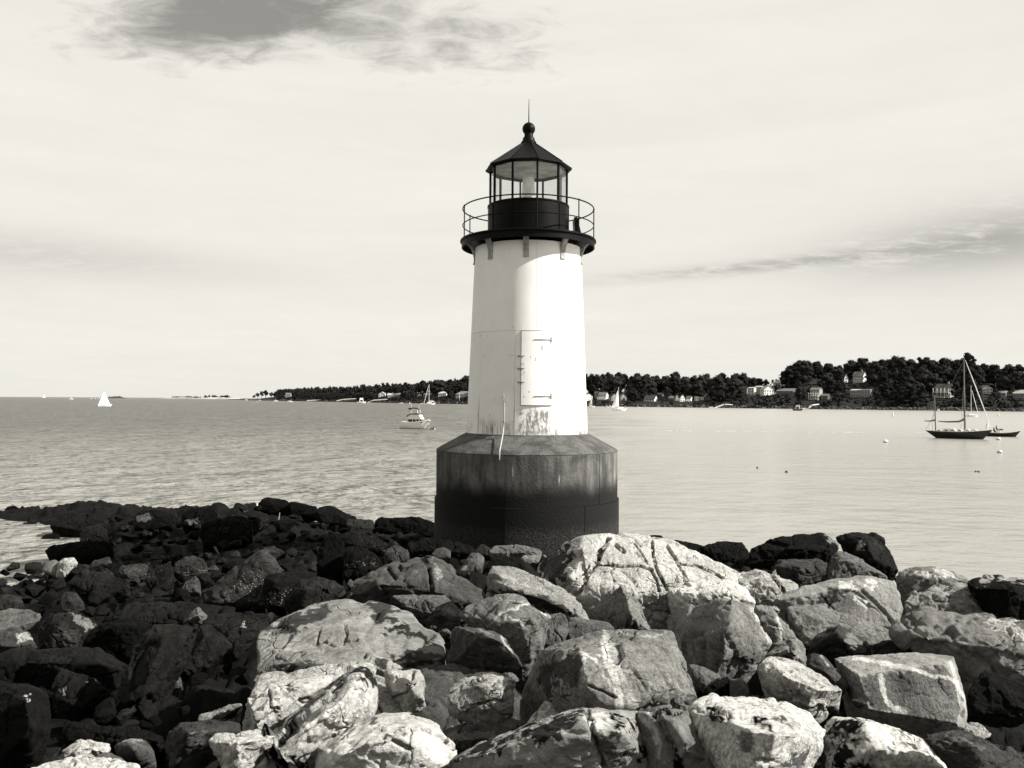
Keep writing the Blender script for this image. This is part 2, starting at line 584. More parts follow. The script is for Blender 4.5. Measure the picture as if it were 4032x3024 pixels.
def lh_materials():
    # white painted iron: chips, rust streaks low down and grime
    m = bpy.data.materials.new("white_painted_iron")
    m.use_nodes = True
    k = NG(m.node_tree)
    t = k.n('ShaderNodeTexCoord').outputs['Object']
    p = k.n('ShaderNodeBsdfPrincipled')
    o = k.n('ShaderNodeOutputMaterial')
    x, y, z = k.sep(t)
    streak = k.noise(k.vm('MULTIPLY', t, (9.0, 9.0, 0.7)), 1.0, 5, 0.7)
    spots = k.noise(k.vm('MULTIPLY', t, (3.2, 3.2, 1.6)), 2.2, 7, 0.72)
    grime = k.noise(t, 1.3, 6, 0.6)
    zb = Zp(1712)
    low = k.ss(z, zb + 0.05, zb + 0.55, 1.0, 0.0)
    rust_low = k.m('MULTIPLY', k.m('MULTIPLY', low, k.ss(k.noise(t, 1.6, 4, 0.6), 0.36, 0.62)), k.ss(streak, 0.42, 0.56))
    a_ = k.m('ARCTAN2', x, k.m('MULTIPLY', y, -1.0))
    for sp_, top_, wd_ in ((1893, 1553, 0.011), (2025, 1570, 0.008)):
        ln_ = k.ss(k.m('ABSOLUTE', k.m('SUBTRACT', k.m('ADD', a_, k.m('MULTIPLY', k.m('SUBTRACT', streak, 0.5), 0.02)), asin_px(sp_, 1.53))), wd_ * .4, wd_, 1.0, 0.0)
        rust_low = k.m('MAXIMUM', rust_low, k.m('MULTIPLY', ln_, k.ss(z, Zp(top_), Zp(top_ + 60), 0.0, 0.9)))
    chips = k.ss(spots, 0.625, 0.67)
    lowhalf = k.ss(z, Zp(1330), Zp(1250), 1.0, 0.35)
    chips = k.m('MULTIPLY', chips, lowhalf)
    # rust stain under the door
    a = k.m('ARCTAN2', x, k.m('MULTIPLY', y, -1.0))
    under = k.m('MULTIPLY', k.ss(k.m('ABSOLUTE', k.m('SUBTRACT', a, 0.10)), 0.20, 0.33, 1.0, 0.0),
                k.m('MULTIPLY', k.ss(z, Zp(1625), Zp(1598), 1.0, 0.0), k.ss(z, Zp(1716), Zp(1690), 0.0, 1.0)))
    st2 = k.noise(k.vm('MULTIPLY', t, (7.0, 7.0, 2.6)), 1.6, 7, 0.75)
    under = k.m('MULTIPLY', under, k.ss(st2, 0.42, 0.55))
    rust = k.m('MAXIMUM', k.m('MAXIMUM', rust_low, k.m('MULTIPLY', chips, 0.8)), k.m('MULTIPLY', under, 0.85))
    col = k.mix(rust, k.m('MULTIPLY', 0.70, k.ss(grime, 0.2, 0.8, 0.90, 1.05)), 0.09)
    k.put(k.tint(col, (1.0, 0.985, 0.945)), p.inputs['Base Color'])
    p.inputs['Roughness'].default_value = 0.55
    p.inputs['Specular IOR Level'].default_value = 0.3
    b = k.n('ShaderNodeBump')
    b.inputs['Strength'].default_value = 0.25
    b.inputs['Distance'].default_value = 0.01
    k.put(k.noise(t, 5.0, 6, 0.6), b.inputs['Height'])
    k.put(b.outputs[0], p.inputs['Normal'])
    k.put(p.outputs[0], o.inputs['Surface'])
    MATS["white_iron"] = m

    # concrete foundation with its tide stained bands
    m = bpy.data.materials.new("tide_stained_concrete")
    m.use_nodes = True
    k = NG(m.node_tree)
    t = k.n('ShaderNodeTexCoord').outputs['Object']
    p = k.n('ShaderNodeBsdfPrincipled')
    o = k.n('ShaderNodeOutputMaterial')
    x, y, z = k.sep(t)
    blot = k.noise(t, 1.5, 7, 0.62, 0.4)
    fine = k.noise(t, 16.0, 6, 0.7)
    runs = k.noise(k.vm('MULTIPLY', t, (3.0, 3.0, 0.35)), 1.5, 6, 0.65)
    zw = k.m('ADD', z, k.m('MULTIPLY', k.m('SUBTRACT', blot, 0.5), 0.30))
    ztop = Zp(1772)
    tide = k.ss(zw, Zp(1925), Zp(1850), 0.0, 1.0)           # dark algae below, bare concrete above
    upper = k.m('MULTIPLY', 0.076, k.ss(blot, 0.30, 0.70, 0.55, 1.35))
    upper = k.m('MULTIPLY', upper, k.ss(runs, 0.35, 0.65, 0.60, 1.40))
    algae = k.m('MULTIPLY', 0.0035, k.ss(fine, 0.3, 0.7, 0.6, 1.4))
    col = k.mix(tide, algae, upper)
    # barnacle belt
    belt = k.m('MULTIPLY', k.ss(zw, Zp(2055), Zp(2010), 1.0, 0.0), k.ss(k.voro(t, 26.0), 0.12, 0.42, 1.0, 0.25))
    belt = k.m('MULTIPLY', belt, k.ss(fine, 0.35, 0.6, 0.2, 1.0))
    col = k.m('ADD', col, k.m('MULTIPLY', belt, 0.050))
    # lime runs below the rim
    wall = k.ss(z, ztop - 0.03, ztop, 1.0, 0.0)
    lime_n = k.noise(k.vm('MULTIPLY', t, (5.0, 5.0, 0.55)), 1.3, 5, 0.6, 0.3)
    lime = k.m('MULTIPLY', wall, k.m('MULTIPLY', k.ss(lime_n, 0.66, 0.72), k.ss(zw, Zp(1960), Zp(1900))))
    col = k.mix(k.m('MULTIPLY', lime, 0.7), col, 0.42)
    # weathered sloping cap
    cap = k.ss(z, ztop - 0.01, ztop + 0.02)
    capc = k.m('MULTIPLY', 0.055, k.m('MULTIPLY', k.ss(k.noise(t, 2.2, 5, 0.6, 0.6), 0.35, 0.65, 0.6, 1.5), k.ss(k.noise(t, 30.0, 5, 0.7), 0.3, 0.7, 0.55, 1.5)))
    col = k.mix(cap, col, capc)
    k.put(k.tint(col, TONE), p.inputs['Base Color'])
    p.inputs['Roughness'].default_value = 0.85
    p.inputs['Specular IOR Level'].default_value = 0.2
    b = k.n('ShaderNodeBump')
    b.inputs['Strength'].default_value = 0.6
    b.inputs['Distance'].default_value = 0.03
    k.put(k.m('ADD', fine, k.m('MULTIPLY', belt, 2.0)), b.inputs['Height'])
    k.put(b.outputs[0], p.inputs['Normal'])
    k.put(p.outputs[0], o.inputs['Surface'])
    MATS["concrete"] = m

    m = bpy.data.materials.new("lantern_glass")
    m.use_nodes = True
    k = NG(m.node_tree)
    o = k.n('ShaderNodeOutputMaterial')
    tr = k.n('ShaderNodeBsdfTransparent')
    tr.inputs['Color'].default_value = (0.95, 0.95, 0.95, 1)
    gl = k.n('ShaderNodeBsdfGlossy')
    gl.inputs['Roughness'].default_value = 0.03
    fr = k.n('ShaderNodeLayerWeight')
    fr.inputs['Blend'].default_value = 0.5
    fac = k.m('ADD', 0.03, k.m('MULTIPLY', k.m('POWER', fr.outputs['Facing'], 4.0), 0.5))
    mx = k.n('ShaderNodeMixShader')
    k.put(fac, mx.inputs[0])
    k.t.links.new(tr.outputs[0], mx.inputs[1])
    k.t.links.new(gl.outputs[0], mx.inputs[2])
    k.put(mx.outputs[0], o.inputs['Surface'])
    MATS["glass"] = m

    m = bpy.data.materials.new("lens_glass")
    m.use_nodes = True
    k = NG(m.node_tree)
    o = k.n('ShaderNodeOutputMaterial')
    p = k.n('ShaderNodeBsdfPrincipled')
    p.inputs['Base Color'].default_value = (0.75, 0.74, 0.70, 1)
    p.inputs['Roughness'].default_value = 0.12
    p.inputs['Transmission Weight'].default_value = 0.45
    k.put(p.outputs[0], o.inputs['Surface'])
    MATS["lens"] = m


lh_materials()
BLACK = mat("black_painted_iron", 0.003, 0.45, 0.06, 0.35, 2.5, 0.2, 9.0)
WHITE_TRIM = mat("white_trim_paint", 0.55, 0.6, 0.3, 0.12, 4.0)
INNER = mat("lantern_ceiling_paint", 0.36, 0.7, 0.2, 0.35, 3.0)
RUSTY = mat("rusty_iron", 0.10, 0.8, 0.2, 0.5, 9.0, 0.3, 30.0)
GREY_METAL = mat("galvanised_metal", 0.42, 0.5, 0.4, 0.2, 6.0)

LH = thing("lighthouse", "white conical iron lighthouse with a black lantern room on a round dark concrete base", "lighthouse", (AX, AY, 0))
WI, CO = MATS["white_iron"], MATS["concrete"]

# --- concrete foundation: upper and lower courses cast in segments, sloping cap
fd = MB()
r_up, r_lo = 2.33, 2.37
z_rim, z_joint, z_bot = Zp(1764), Zp(1905) - 0.33, 0.3
fd.lathe([(2.0, z_bot), (2.20, z_bot), (2.20, z_rim - 0.05)], 72)
foundation = fd.build("foundation", CO, LH)
cap = MB()
cap.lathe([(2.25, z_rim - 0.12), (r_up - 0.03, z_rim - 0.10), (r_up + 0.005, z_rim - 0.03), (r_up - 0.05, z_rim + 0.012), (1.62, Zp(1707)), (1.50, Zp(1707) + 0.015), (1.3, Zp(1707) + 0.01)], 96)
cap.build("sloping_cap", CO, foundation)


def segments(joints, r0, r1, za, zb, name):
    js = sorted(joints)
    for i, a in enumerate(js):
        b = js[(i + 1) % len(js)]
        if b <= a:
            b += 2 * math.pi
        gap = 0.0035
        s = MB()
        n = max(6, int((b - a) * 26))
        s.ring_solid([(r0, za), (r1, za), (r1, zb), (r0, zb)], n, a + gap, b - gap)
        o = s.build(name, CO, foundation)


ju = asin_px(2336, r_up)
segments([ju, ju - R(150), ju + R(100)], 2.15, r_up, z_joint + 0.005, z_rim - 0.045, "concrete_segment")
jl = asin_px(2279, r_lo)
segments([jl, jl - R(140), jl + R(110)], 2.15, r_lo, z_bot, z_joint - 0.003, "concrete_segment")

# --- tower of riveted plates: lower and upper course over a dark core
zb_t, zt_t = Zp(1707), Zp(984)
rb_t, rt_t = 1.565, 1.375


def r_at(z):
    f = (z - zb_t) / (zt_t - zb_t)
    return rb_t + (rt_t - rb_t) * f


core = MB()
core.lathe([(rb_t - 0.035, zb_t - 0.02), (rt_t - 0.035, zt_t)], 64)
tower = core.build("tower", mat("dark_seam", 0.03, 0.9, 0.1), LH)
z_seam = Zp(1320)


def plates(joints, za, zb):
    js = sorted(joints)
    for i, a in enumerate(js):
        b = js[(i + 1) % len(js)]
        if b <= a:
            b += 2 * math.pi
        gap = 0.0017
        s = MB()
        n = max(8, int((b - a) * 22))
        P = [(r_at(za) - 0.03, za), (r_at(za), za), (r_at(zb), zb), (r_at(zb) - 0.03, zb)]
        s.ring_solid(P, n, a + gap, b - gap)
        s.build("plate", WI, tower)


plates([asin_px(p, 1.53) for p in (1893, 2025, 2178)] + [R(63.5), R(102), R(141), R(180), R(219), R(258)], zb_t, z_seam - 0.0025)
plates([asin_px(2105, 1.42), R(96), R(186), R(276)], z_seam + 0.0025, zt_t)
bf = MB()
bf.lathe([(rb_t - 0.02, zb_t - 0.01), (rb_t + 0.035, zb_t - 0.01), (rb_t + 0.035, zb_t + 0.018), (rb_t - 0.02, zb_t + 0.03)], 72)
bf.build("base_flange", RUSTY, tower)

# --- door with hinges, latches and handle
a0, a1 = asin_px(2050, 1.50), asin_px(2160, 1.50)
dz0, dz1 = Zp(1594), Zp(1322)
fr = MB()
fr.ring_solid([(r_at(dz0) - 0.02, dz0 - 0.016), (r_at(dz0) + 0.010, dz0 - 0.016), (r_at(dz1) + 0.010, dz1 + 0.016), (r_at(dz1) - 0.02, dz1 + 0.016)], 14, a0 - 0.009, a1 + 0.004)
frame = fr.build("door_frame", mat("dark_door_joint", 0.05, 0.8, 0.2, 0.5, 8.0), LH)
dm = MB()
dm.ring_solid([(r_at(dz0) - 0.02, dz0), (r_at(dz0) + 0.030, dz0), (r_at(dz1) + 0.030, dz1), (r_at(dz1) - 0.02, dz1)], 14, a0, a1)
door = dm.build("door", WI, LH)


def on_tower(px, py, off=0.0, rad=1.5):
    z = Zp(py)
    r = r_at(z)
    a = asin_px(px, r)
    return ((r + off) * math.sin(a), -(r + off) * math.cos(a), z), a


for py in (1352, 1560):
    h = MB()
    p0, _ = on_tower(2098, py, 0.042)
    p1, _ = on_tower(2128, py, 0.044)
    p2, _ = on_tower(2157, py, 0.044)
    h.tube([p0, p1, p2], 0.012, 6)
    e, _ = on_tower(2159, py, 0.04)
    h.tube([(e[0], e[1], e[2] - 0.055), (e[0], e[1], e[2] + 0.055)], 0.020, 8)
    h.build("hinge", GREY_METAL, door)
for py in (1414, 1510, 1460):
    h = MB()
    p0, an = on_tower(2040, py, 0.028)
    p1, _ = on_tower(2062, py, 0.048)
    h.tube([p0, p1], 0.010, 6)
    h.box((p0[0], p0[1], p0[2]), (0.035, 0.04, 0.035), an)
    h.build("latch", RUSTY, door)
h = MB()
p0, _ = on_tower(2062, 1437, 0.035)
p1, _ = on_tower(2062, 1440, 0.085)
p2, _ = on_tower(2062, 1472, 0.085)
p3, _ = on_tower(2062, 1475, 0.035)
h.tube([p0, p1, p2, p3], 0.012, 6)
h.build("door_handle", GREY_METAL, door)

# --- white conduit pipe beside the door
pp = MB()
c0, _ = on_tower(1988, 1553, 0.05)
c1, _ = on_tower(1991, 1600, 0.045)
c2, _ = on_tower(1991, 1655, 0.05)
b1 = at(1982, 1700, AY - 1.62)
b2 = at(1968, 1774, AY - 2.32)
pp.tube([c0, c1, c2, (b1[0] - AX, b1[1] - AY, b1[2]), (b2[0] - AX, b2[1] - AY, b2[2]), (b2[0] - AX - 0.01, b2[1] - AY - 0.03, b2[2] - 0.22)], 0.0145, 8)
pp.box((c1[0], c1[1], c1[2] + 0.2), (0.055, 0.05, 0.14))
pp.box((c2[0], c2[1] + 0.02, c2[2]), (0.09, 0.03, 0.035))
pp.build("conduit_pipe", mat("weathered_conduit", 0.34, 0.6, 0.3, 0.2, 5.0), LH)

# --- gallery deck, brackets and railing
zd, zl = Zp(951), Zp(981)
gd = MB()
gd.lathe([(1.0, zd), (1.755, zd), (1.765, zd - 0.015), (1.765, zd - 0.045), (1.725, zd - 0.055), (1.725, zl), (1.70, zl), (1.70, zd - 0.075), (1.0, zd - 0.075)], 96, smooth=False)
deck = gd.build("gallery_deck", BLACK, LH)
for i in range(9):
    a = R(-3 + 40 * i)
    rr = r_at(zd - 0.12)
    prof_out, prof_in = [], []
    for k_ in range(9):
        f = k_ / 8
        th = f * math.pi / 2
        prof_out.append((rr + 0.035 + 0.285 * (1 - math.cos(th)), zd - 0.56 + 0.48 * math.sin(th)))
        prof_in.append((rr - 0.02 + 0.285 * (1 - math.cos(th)) * 0.93, zd - 0.56 + 0.02 + 0.485 * math.sin(th)))
    poly = [(rr - 0.02, zd - 0.64), (rr + 0.06, zd - 0.64)] + prof_out + [(rr + 0.33, zd - 0.075)] + prof_in[::-1]
    b = MB()
    n = len(poly)
    w = 0.07
    ca, sa = math.cos(a), math.sin(a)
    for sgn in (-1, 1):
        b.v += [(r_ * sa + sgn * w * ca, -r_ * ca + sgn * w * sa, z_) for r_, z_ in poly]
    b.f += [(i_, (i_ + 1) % n, n + (i_ + 1) % n, n + i_) for i_ in range(n)]
    m_ = len(prof_out)
    # flat sides as strips between the outer and the inner curve
    for base, rev in ((0, False), (n, True)):
        for k_ in range(m_ - 1):
            f = (base + 2 + k_, base + 3 + k_, base + n - 2 - k_, base + n - 1 - k_)
            b.f.append(f[::-1] if rev else f)
        f = (base + 0, base + 1, base + 2, base + n - 1)
        b.f.append(f[::-1] if rev else f)
        f = (base + m_ + 1, base + m_ + 2, base + m_ + 3)
        b.f.append(f[::-1] if rev else f)
    b.sm = [False] * len(b.f)
    br = b.build("bracket", mat("bracket_paint", 0.26, 0.7, 0.2, 0.4, 8.0), LH)

zr1, zr2 = Zp(828), Zp(893)
RR = 1.70
rail = MB()
for z_, r_ in ((zr1, 0.017), (zr2, 0.014)):
    rail.tube([(RR * math.sin(2 * math.pi * k_ / 72), -RR * math.cos(2 * math.pi * k_ / 72), z_) for k_ in range(72)], r_, 6, True)
railing = rail.build("railing", BLACK, LH)
for i in range(9):
    a = R(6.0 + 40 * i)
    p = MB()
    x_, y_ = RR * math.sin(a), -RR * math.cos(a)
    p.tube([(x_, y_, zd - 0.02), (x_, y_, zr1 + 0.02)], 0.016, 6)
    p.lathe([(0.0, zr1 + 0.032), (0.022, zr1 + 0.02), (0.026, zr1), (0.0, zr1 - 0.022)], 8)
    k0 = len(p.v) - 8 * 4
    for j_ in range(k0, len(p.v)):
        v_ = p.v[j_]
        p.v[j_] = (v_[0] + x_, v_[1] + y_, v_[2])
    p.build("post", BLACK, railing)

# --- lantern room
RL = 1.045
z0, z1 = zd + 0.002, Zp(816)
dr = MB()
dr.lathe([(RL - 0.05, z0), (RL + 0.02, z0), (RL + 0.02, z0 + 0.05), (RL, z0 + 0.055), (RL, z1 - 0.04), (RL + 0.02, z1 - 0.035), (RL + 0.02, z1), (RL - 0.13, z1 + 0.02), (RL - 0.13, z1 - 0.2)], 80)
drum = dr.build("lantern_drum", BLACK, LH)
for k_ in range(10):
    a = R(11.7 + 36 * k_)
    s = MB()
    s.box(((RL + 0.006) * math.sin(a), -(RL + 0.006) * math.cos(a), (z0 + z1) / 2), (0.018, 0.02, z1 - z0 - 0.12), a)
    s.build("seam_strip", BLACK, drum)
ze = Zp(672)
RG = 1.0
vert = [R(11.7 + 36 * k_) for k_ in range(10)]
for k_ in range(10):
    a = vert[k_]
    b = vert[(k_ + 1) % 10]
    s = MB()
    s.box((RG * math.sin(a), -RG * math.cos(a), (z1 + ze) / 2 + 0.02), (0.040, 0.055, ze - z1 + 0.02), a)
    s.build("mullion", BLACK, LH)
    g_ = MB()
    m0 = 0.028
    pa = Vector((RG * math.sin(a), -RG * math.cos(a), 0))
    pb = Vector((RG * math.sin(b), -RG * math.cos(b), 0))
    t_ = (pb - pa).normalized()
    pa, pb = pa + t_ * m0, pb - t_ * m0
    nrm = Vector((t_.y, -t_.x, 0)) * 0.004
    vs = []
    for off in (nrm, -nrm):
        for q_, zq in ((pa, z1 + 0.025), (pb, z1 + 0.025), (pb, ze + 0.02), (pa, ze + 0.02)):
            vs.append((q_.x + off.x, q_.y + off.y, zq))
    g_.add(vs, [(0, 1, 2, 3), (7, 6, 5, 4), (0, 4, 5, 1), (1, 5, 6, 2), (2, 6, 7, 3), (3, 7, 4, 0)])
    g_.build("pane", MATS["glass"], LH)
cm = MB()
cm.add([(0.985 * math.sin(a), -0.985 * math.cos(a), ze + 0.03) for a in vert] + [(0.985 * math.sin(a), -0.985 * math.cos(a), ze + 0.05) for a in vert],
       [tuple(range(9, -1, -1)), tuple(range(10, 20))])
cm.build("ceiling_panel", INNER, LH)
fl = MB()
fl.lathe([(0.001, z1 - 0.02), (0.93, z1 - 0.02), (0.93, z1 - 0.06), (0.001, z1 - 0.06)], 40)
fl.build("lantern_floor", INNER, LH)
# roof: ten flat sides
re, rt = 1.13, 0.19
zr_e, zr_t = Zp(668), Zp(567)
rf = MB()
rings = [(1.02, ze + 0.055), (1.03, zr_e - 0.065), (re - 0.03, zr_e - 0.045), (re, zr_e - 0.03), (re, zr_e), (rt, zr_t), (0.0, zr_t + 0.01)]
vs, fs = [], []
for r_, z_ in rings:
    vs += [(r_ * math.sin(a), -r_ * math.cos(a), z_) for a in vert]
for i in range(len(rings) - 1):
    for k_ in range(10):
        k2 = (k_ + 1) % 10
        fs.append((i * 10 + k_, i * 10 + k2, (i + 1) * 10 + k2, (i + 1) * 10 + k_))
rf.add(vs, fs)
roof = rf.build("roof", BLACK, LH)
for k_ in range(10):
    a = vert[k_]
    s = MB()
    s.tube([((re + .004) * math.sin(a), -(re + .004) * math.cos(a), zr_e + 0.008), ((rt + .004) * math.sin(a), -(rt + .004) * math.cos(a), zr_t + 0.008)], 0.007, 5)
    s.build("ridge_seam", BLACK, roof)
fn = MB()
zc = Zp(508)
rbl = 0.168
prof = [(0.0, zr_t - 0.02), (0.20, zr_t - 0.02), (0.20, zr_t + 0.04), (0.185, zr_t + 0.06), (0.165, zr_t + 0.065), (0.155, zr_t + 0.14), (0.12, zr_t + 0.19), (0.115, zr_t + 0.21)]
prof += [(rbl * math.cos(t_), zc + rbl * math.sin(t_)) for t_ in np.linspace(-0.82, math.pi / 2, 16)]
fn.lathe(prof, 32)
finial = fn.build("ball_finial", BLACK, roof)
rd = MB()
rd.tube([(0, 0, zc + rbl - 0.02), (0, 0, zc + rbl + 0.05), (0, 0, Zp(391))], [0.022, 0.014, 0.006], 8)
rd.build("lightning_rod", BLACK, roof)
# beacon
bc = MB()
zf = z1 - 0.02
bc.lathe([(0.0, zf + 0.80), (0.14, zf + 0.79), (0.155, zf + 0.75), (0.16, zf + 0.62), (0.18, zf + 0.3), (0.185, zf + 0.06), (0.19, zf + 0.0)], 28)
beacon = bc.build("beacon_lens", MATS["lens"], LH)
bi = MB()
bi.lathe([(0.0, zf + 0.52), (0.05, zf + 0.50), (0.07, zf + 0.3), (0.11, zf + 0.1), (0.12, zf)], 16)
bi.build("lamp_holder", GREY_METAL, beacon)
# solar panel leaning behind the drum and its box
sp = MB()
sx, sy = 1.30 * math.sin(R(98)), -1.30 * math.cos(R(98))
sp.add([(sx - .06, sy - .3, zd), (sx + .14, sy - .3, zd), (sx - .02, sy - .3, zd + .62), (sx - .10, sy - .3, zd + .62),
        (sx - .06, sy + .3, zd), (sx + .14, sy + .3, zd), (sx - .02, sy + .3, zd + .62), (sx - .10, sy + .3, zd + .62)],
       [(0, 1, 2, 3), (7, 6, 5, 4), (0, 4, 5, 1), (1, 5, 6, 2), (2, 6, 7, 3), (3, 7, 4, 0)])
sp.build("gallery_panel", BLACK, LH)

# ================================================================ rocks
def rock_material():
    m = bpy.data.materials.new("shore_rock")
    m.use_nodes = True
    k = NG(m.node_tree)
    ge = k.n('ShaderNodeNewGeometry')
    P = ge.outputs['Position']
    at_t = k.n('ShaderNodeAttribute', attribute_name="tone").outputs['Fac']
    at_b = k.n('ShaderNodeAttribute', attribute_name="barnacle").outputs['Fac']
    p = k.n('ShaderNodeBsdfPrincipled')
    o = k.n('ShaderNodeOutputMaterial')
    rnd = k.n('ShaderNodeObjectInfo').outputs['Random']
    vr = k.n('ShaderNodeVectorRotate', rotation_type='AXIS_ANGLE')
    k.put(P, vr.inputs['Vector'])
    vr.inputs['Axis'].default_value = (0.6, 0.62, 0.5)
    k.put(k.m('MULTIPLY', rnd, 37.0), vr.inputs['Angle'])
    bed = k.vm('MULTIPLY', vr.outputs[0], (1.0, 0.55, 2.6))
    n1 = k.noise(bed, 1.7, 8, 0.66, 0.4)
    n2 = k.noise(bed, 7.0, 9, 0.74, 0.3)
    n3 = k.noise(P, 45.0, 5, 0.75)
    grain = k.m('MULTIPLY', k.ss(n1, 0.25, 0.75, 0.75, 1.25), k.ss(n2, 0.28, 0.72, k.m('ADD', 0.62, k.m('MULTIPLY', rnd, 0.25)), k.m('SUBTRACT', 1.38, k.m('MULTIPLY', rnd, 0.25))))
    speck = k.m('ADD', 0.12, k.m('MULTIPLY', rnd, 0.5))
    grain = k.m('MULTIPLY', grain, k.ss(n3, 0.28, 0.72, k.m('SUBTRACT', 1.0, speck), k.m('ADD', 1.0, speck)))
    # hairline joints and dark pits
    vn = k.n('ShaderNodeVectorMath', operation='ADD')
    k.put(P, vn.inputs[0])
    nc = k.n('ShaderNodeTexNoise')
    nc.inputs['Scale'].default_value = 1.6
    nc.inputs['Detail'].default_value = 4
    k.put(P, nc.inputs['Vector'])
    k.put(k.vm('SCALE', k.vm('SUBTRACT', nc.outputs['Color'], (0.5, 0.5, 0.5)), scale=0.9), vn.inputs[1])
    crack = k.ss(k.voro(vn.outputs[0], 1.35, 'DISTANCE_TO_EDGE'), 0.0, 0.022, 1.0, 0.0)
    crack = k.m('MULTIPLY', crack, k.ss(k.noise(P, 0.9, 3), 0.48, 0.60))
    pits = k.ss(k.noise(P, 7.0, 6, 0.7), 0.64, 0.70)
    col = k.m('MULTIPLY', at_t, grain)
    col = k.m('MULTIPLY', col, k.m('SUBTRACT', 1.0, k.m('MULTIPLY', pits, 0.45)))
    # barnacles: pale dots on the dark stone
    dots = k.ss(k.voro(P, 30.0), 0.16, 0.40, 1.0, 0.0)
    dots = k.m('MULTIPLY', dots, k.ss(k.noise(P, 9.0, 3), 0.40, 0.58))
    col = k.m('ADD', col, k.m('MULTIPLY', k.m('MULTIPLY', dots, at_b), 0.22))
    # on pale rock the crust reads as pale cones with dark gaps
    gaps = k.m('MULTIPLY', k.m('MULTIPLY', at_b, k.ss(at_t, 0.10, 0.2)), k.ss(k.voro(P, 26.0), 0.34, 0.60, 0.0, 0.45))
    col = k.m('MULTIPLY', col, k.m('SUBTRACT', 1.0, gaps))
    col = k.m('MINIMUM', col, 0.62)
    k.put(k.tint(col, TONE), p.inputs['Base Color'])
    k.put(k.ss(at_t, 0.01, 0.08, 0.66, 0.88), p.inputs['Roughness'])
    k.put(k.ss(at_t, 0.005, 0.06, 0.03, 0.20), p.inputs['Specular IOR Level'])
    b = k.n('ShaderNodeBump')
    b.inputs['Strength'].default_value = 0.85
    b.inputs['Distance'].default_value = 0.05
    h = k.m('ADD', k.m('MULTIPLY', n2, 1.0), k.m('MULTIPLY', n3, 0.6))
    h = k.m('SUBTRACT', h, k.m('ADD', k.m('MULTIPLY', crack, 0.9), k.m('MULTIPLY', pits, 0.25)))
    h = k.m('ADD', h, k.m('MULTIPLY', k.m('MULTIPLY', dots, at_b), 0.4))
    k.put(h, b.inputs['Height'])
    k.put(b.outputs[0], p.inputs['Normal'])
    k.put(p.outputs[0], o.inputs['Surface'])
    return m


ROCK_MAT = rock_material()
_ico = {}


def ico(level):
    if level not in _ico:
        bm = bmesh.new()
        bmesh.ops.create_icosphere(bm, subdivisions=level, radius=1.0)
        V = np.array([v.co[:] for v in bm.verts])
        Fc = np.array([[v.index for v in f.verts] for f in bm.faces])
        bm.free()
        _ico[level] = (V / np.linalg.norm(V, axis=1)[:, None], Fc)
    return _ico[level]


REG = {'R1': (0, 1900, 2.011), 'R2': (1000, 1900, 2.011), 'R3': (2000, 1900, 2.011), 'R4': (3000, 1900, 2.143),
       'R5': (0, 2400, 2.011), 'R6': (1000, 2400, 2.011), 'R7': (2000, 2400, 2.011), 'R8': (3000, 2400, 2.143), 'P': (0, 0, 1.0)}


def px_of(reg, p):
    x0, y0, s = REG[reg]
    return (x0 + p[0] / s, y0 + p[1] / s)


def in_poly(px, py, poly):
    inside = np.zeros(len(px), bool)
    n = len(poly)
    for i in range(n):
        x1, y1 = poly[i]
        x2, y2 = poly[(i + 1) % n]
        if y1 == y2:
            continue
        c = ((y1 > py) != (y2 > py)) & (px < (x2 - x1) * (py - y1) / (y2 - y1) + x1)
        inside ^= c
    return inside


def seg_dist(Q, poly):
    d = np.full(len(Q), 1e9)
    for a, b in zip(poly[:-1], poly[1:]):
        a, b = np.array(a, float), np.array(b, float)
        ab = b - a
        t = np.clip(((Q - a) @ ab) / max(ab @ ab, 1e-9), 0, 1)
        d = np.minimum(d, np.linalg.norm(Q - (a + t[:, None] * ab), axis=1))
    return d


ROCK_POLYS = []
ROCK_NAMES = []
_rr = np.random.RandomState(5)


def hull_planes(W):
    bm = bmesh.new()
    vs = [bm.verts.new(p) for p in W]
    bmesh.ops.convex_hull(bm, input=vs)
    bm.normal_update()
    hv = set()
    P = []
    for f in bm.faces:
        if f.calc_area() < 1e-6:
            continue
        P.append((*f.normal, f.normal.dot(f.verts[0].co)))
        hv.update(f.verts)
    c = np.mean([v.co[:] for v in hv], axis=0)
    bm.free()
    P = np.array(P)
    keep = []
    for i in range(len(P)):
        if all(not (P[i, :3] @ P[j, :3] > 0.997) for j in keep):
            keep.append(i)
    return P[keep], c


def shards(P):
    """broken facets: every vertex takes the tilted plane of the nearest scattered point"""
    ip = np.floor(P - 0.5).astype(np.int64)
    d1 = np.full(len(P), 9.0)
    d2 = np.full(len(P), 9.0)
    h_ = np.zeros(len(P))
    for a in (0, 1):
        for b in (0, 1):
            for c in (0, 1):
                cell = ip + np.array([a, b, c])
                h = PERM[PERM[PERM[cell[:, 0] & 255] + (cell[:, 1] & 255)] + (cell[:, 2] & 255)] & 255
                q_ = cell + .5 + .55 * GR[h]
                v = P - q_
                d = np.linalg.norm(v, axis=1)
                new = d < d1
                d2 = np.where(new, d1, np.minimum(d2, d))
                h_ = np.where(new, np.sum(v * GR[(h + 71) & 255], axis=1) + .5 * (h / 255.0 - .5), h_)
                d1 = np.where(new, d, d1)
    return h_, d2 - d1


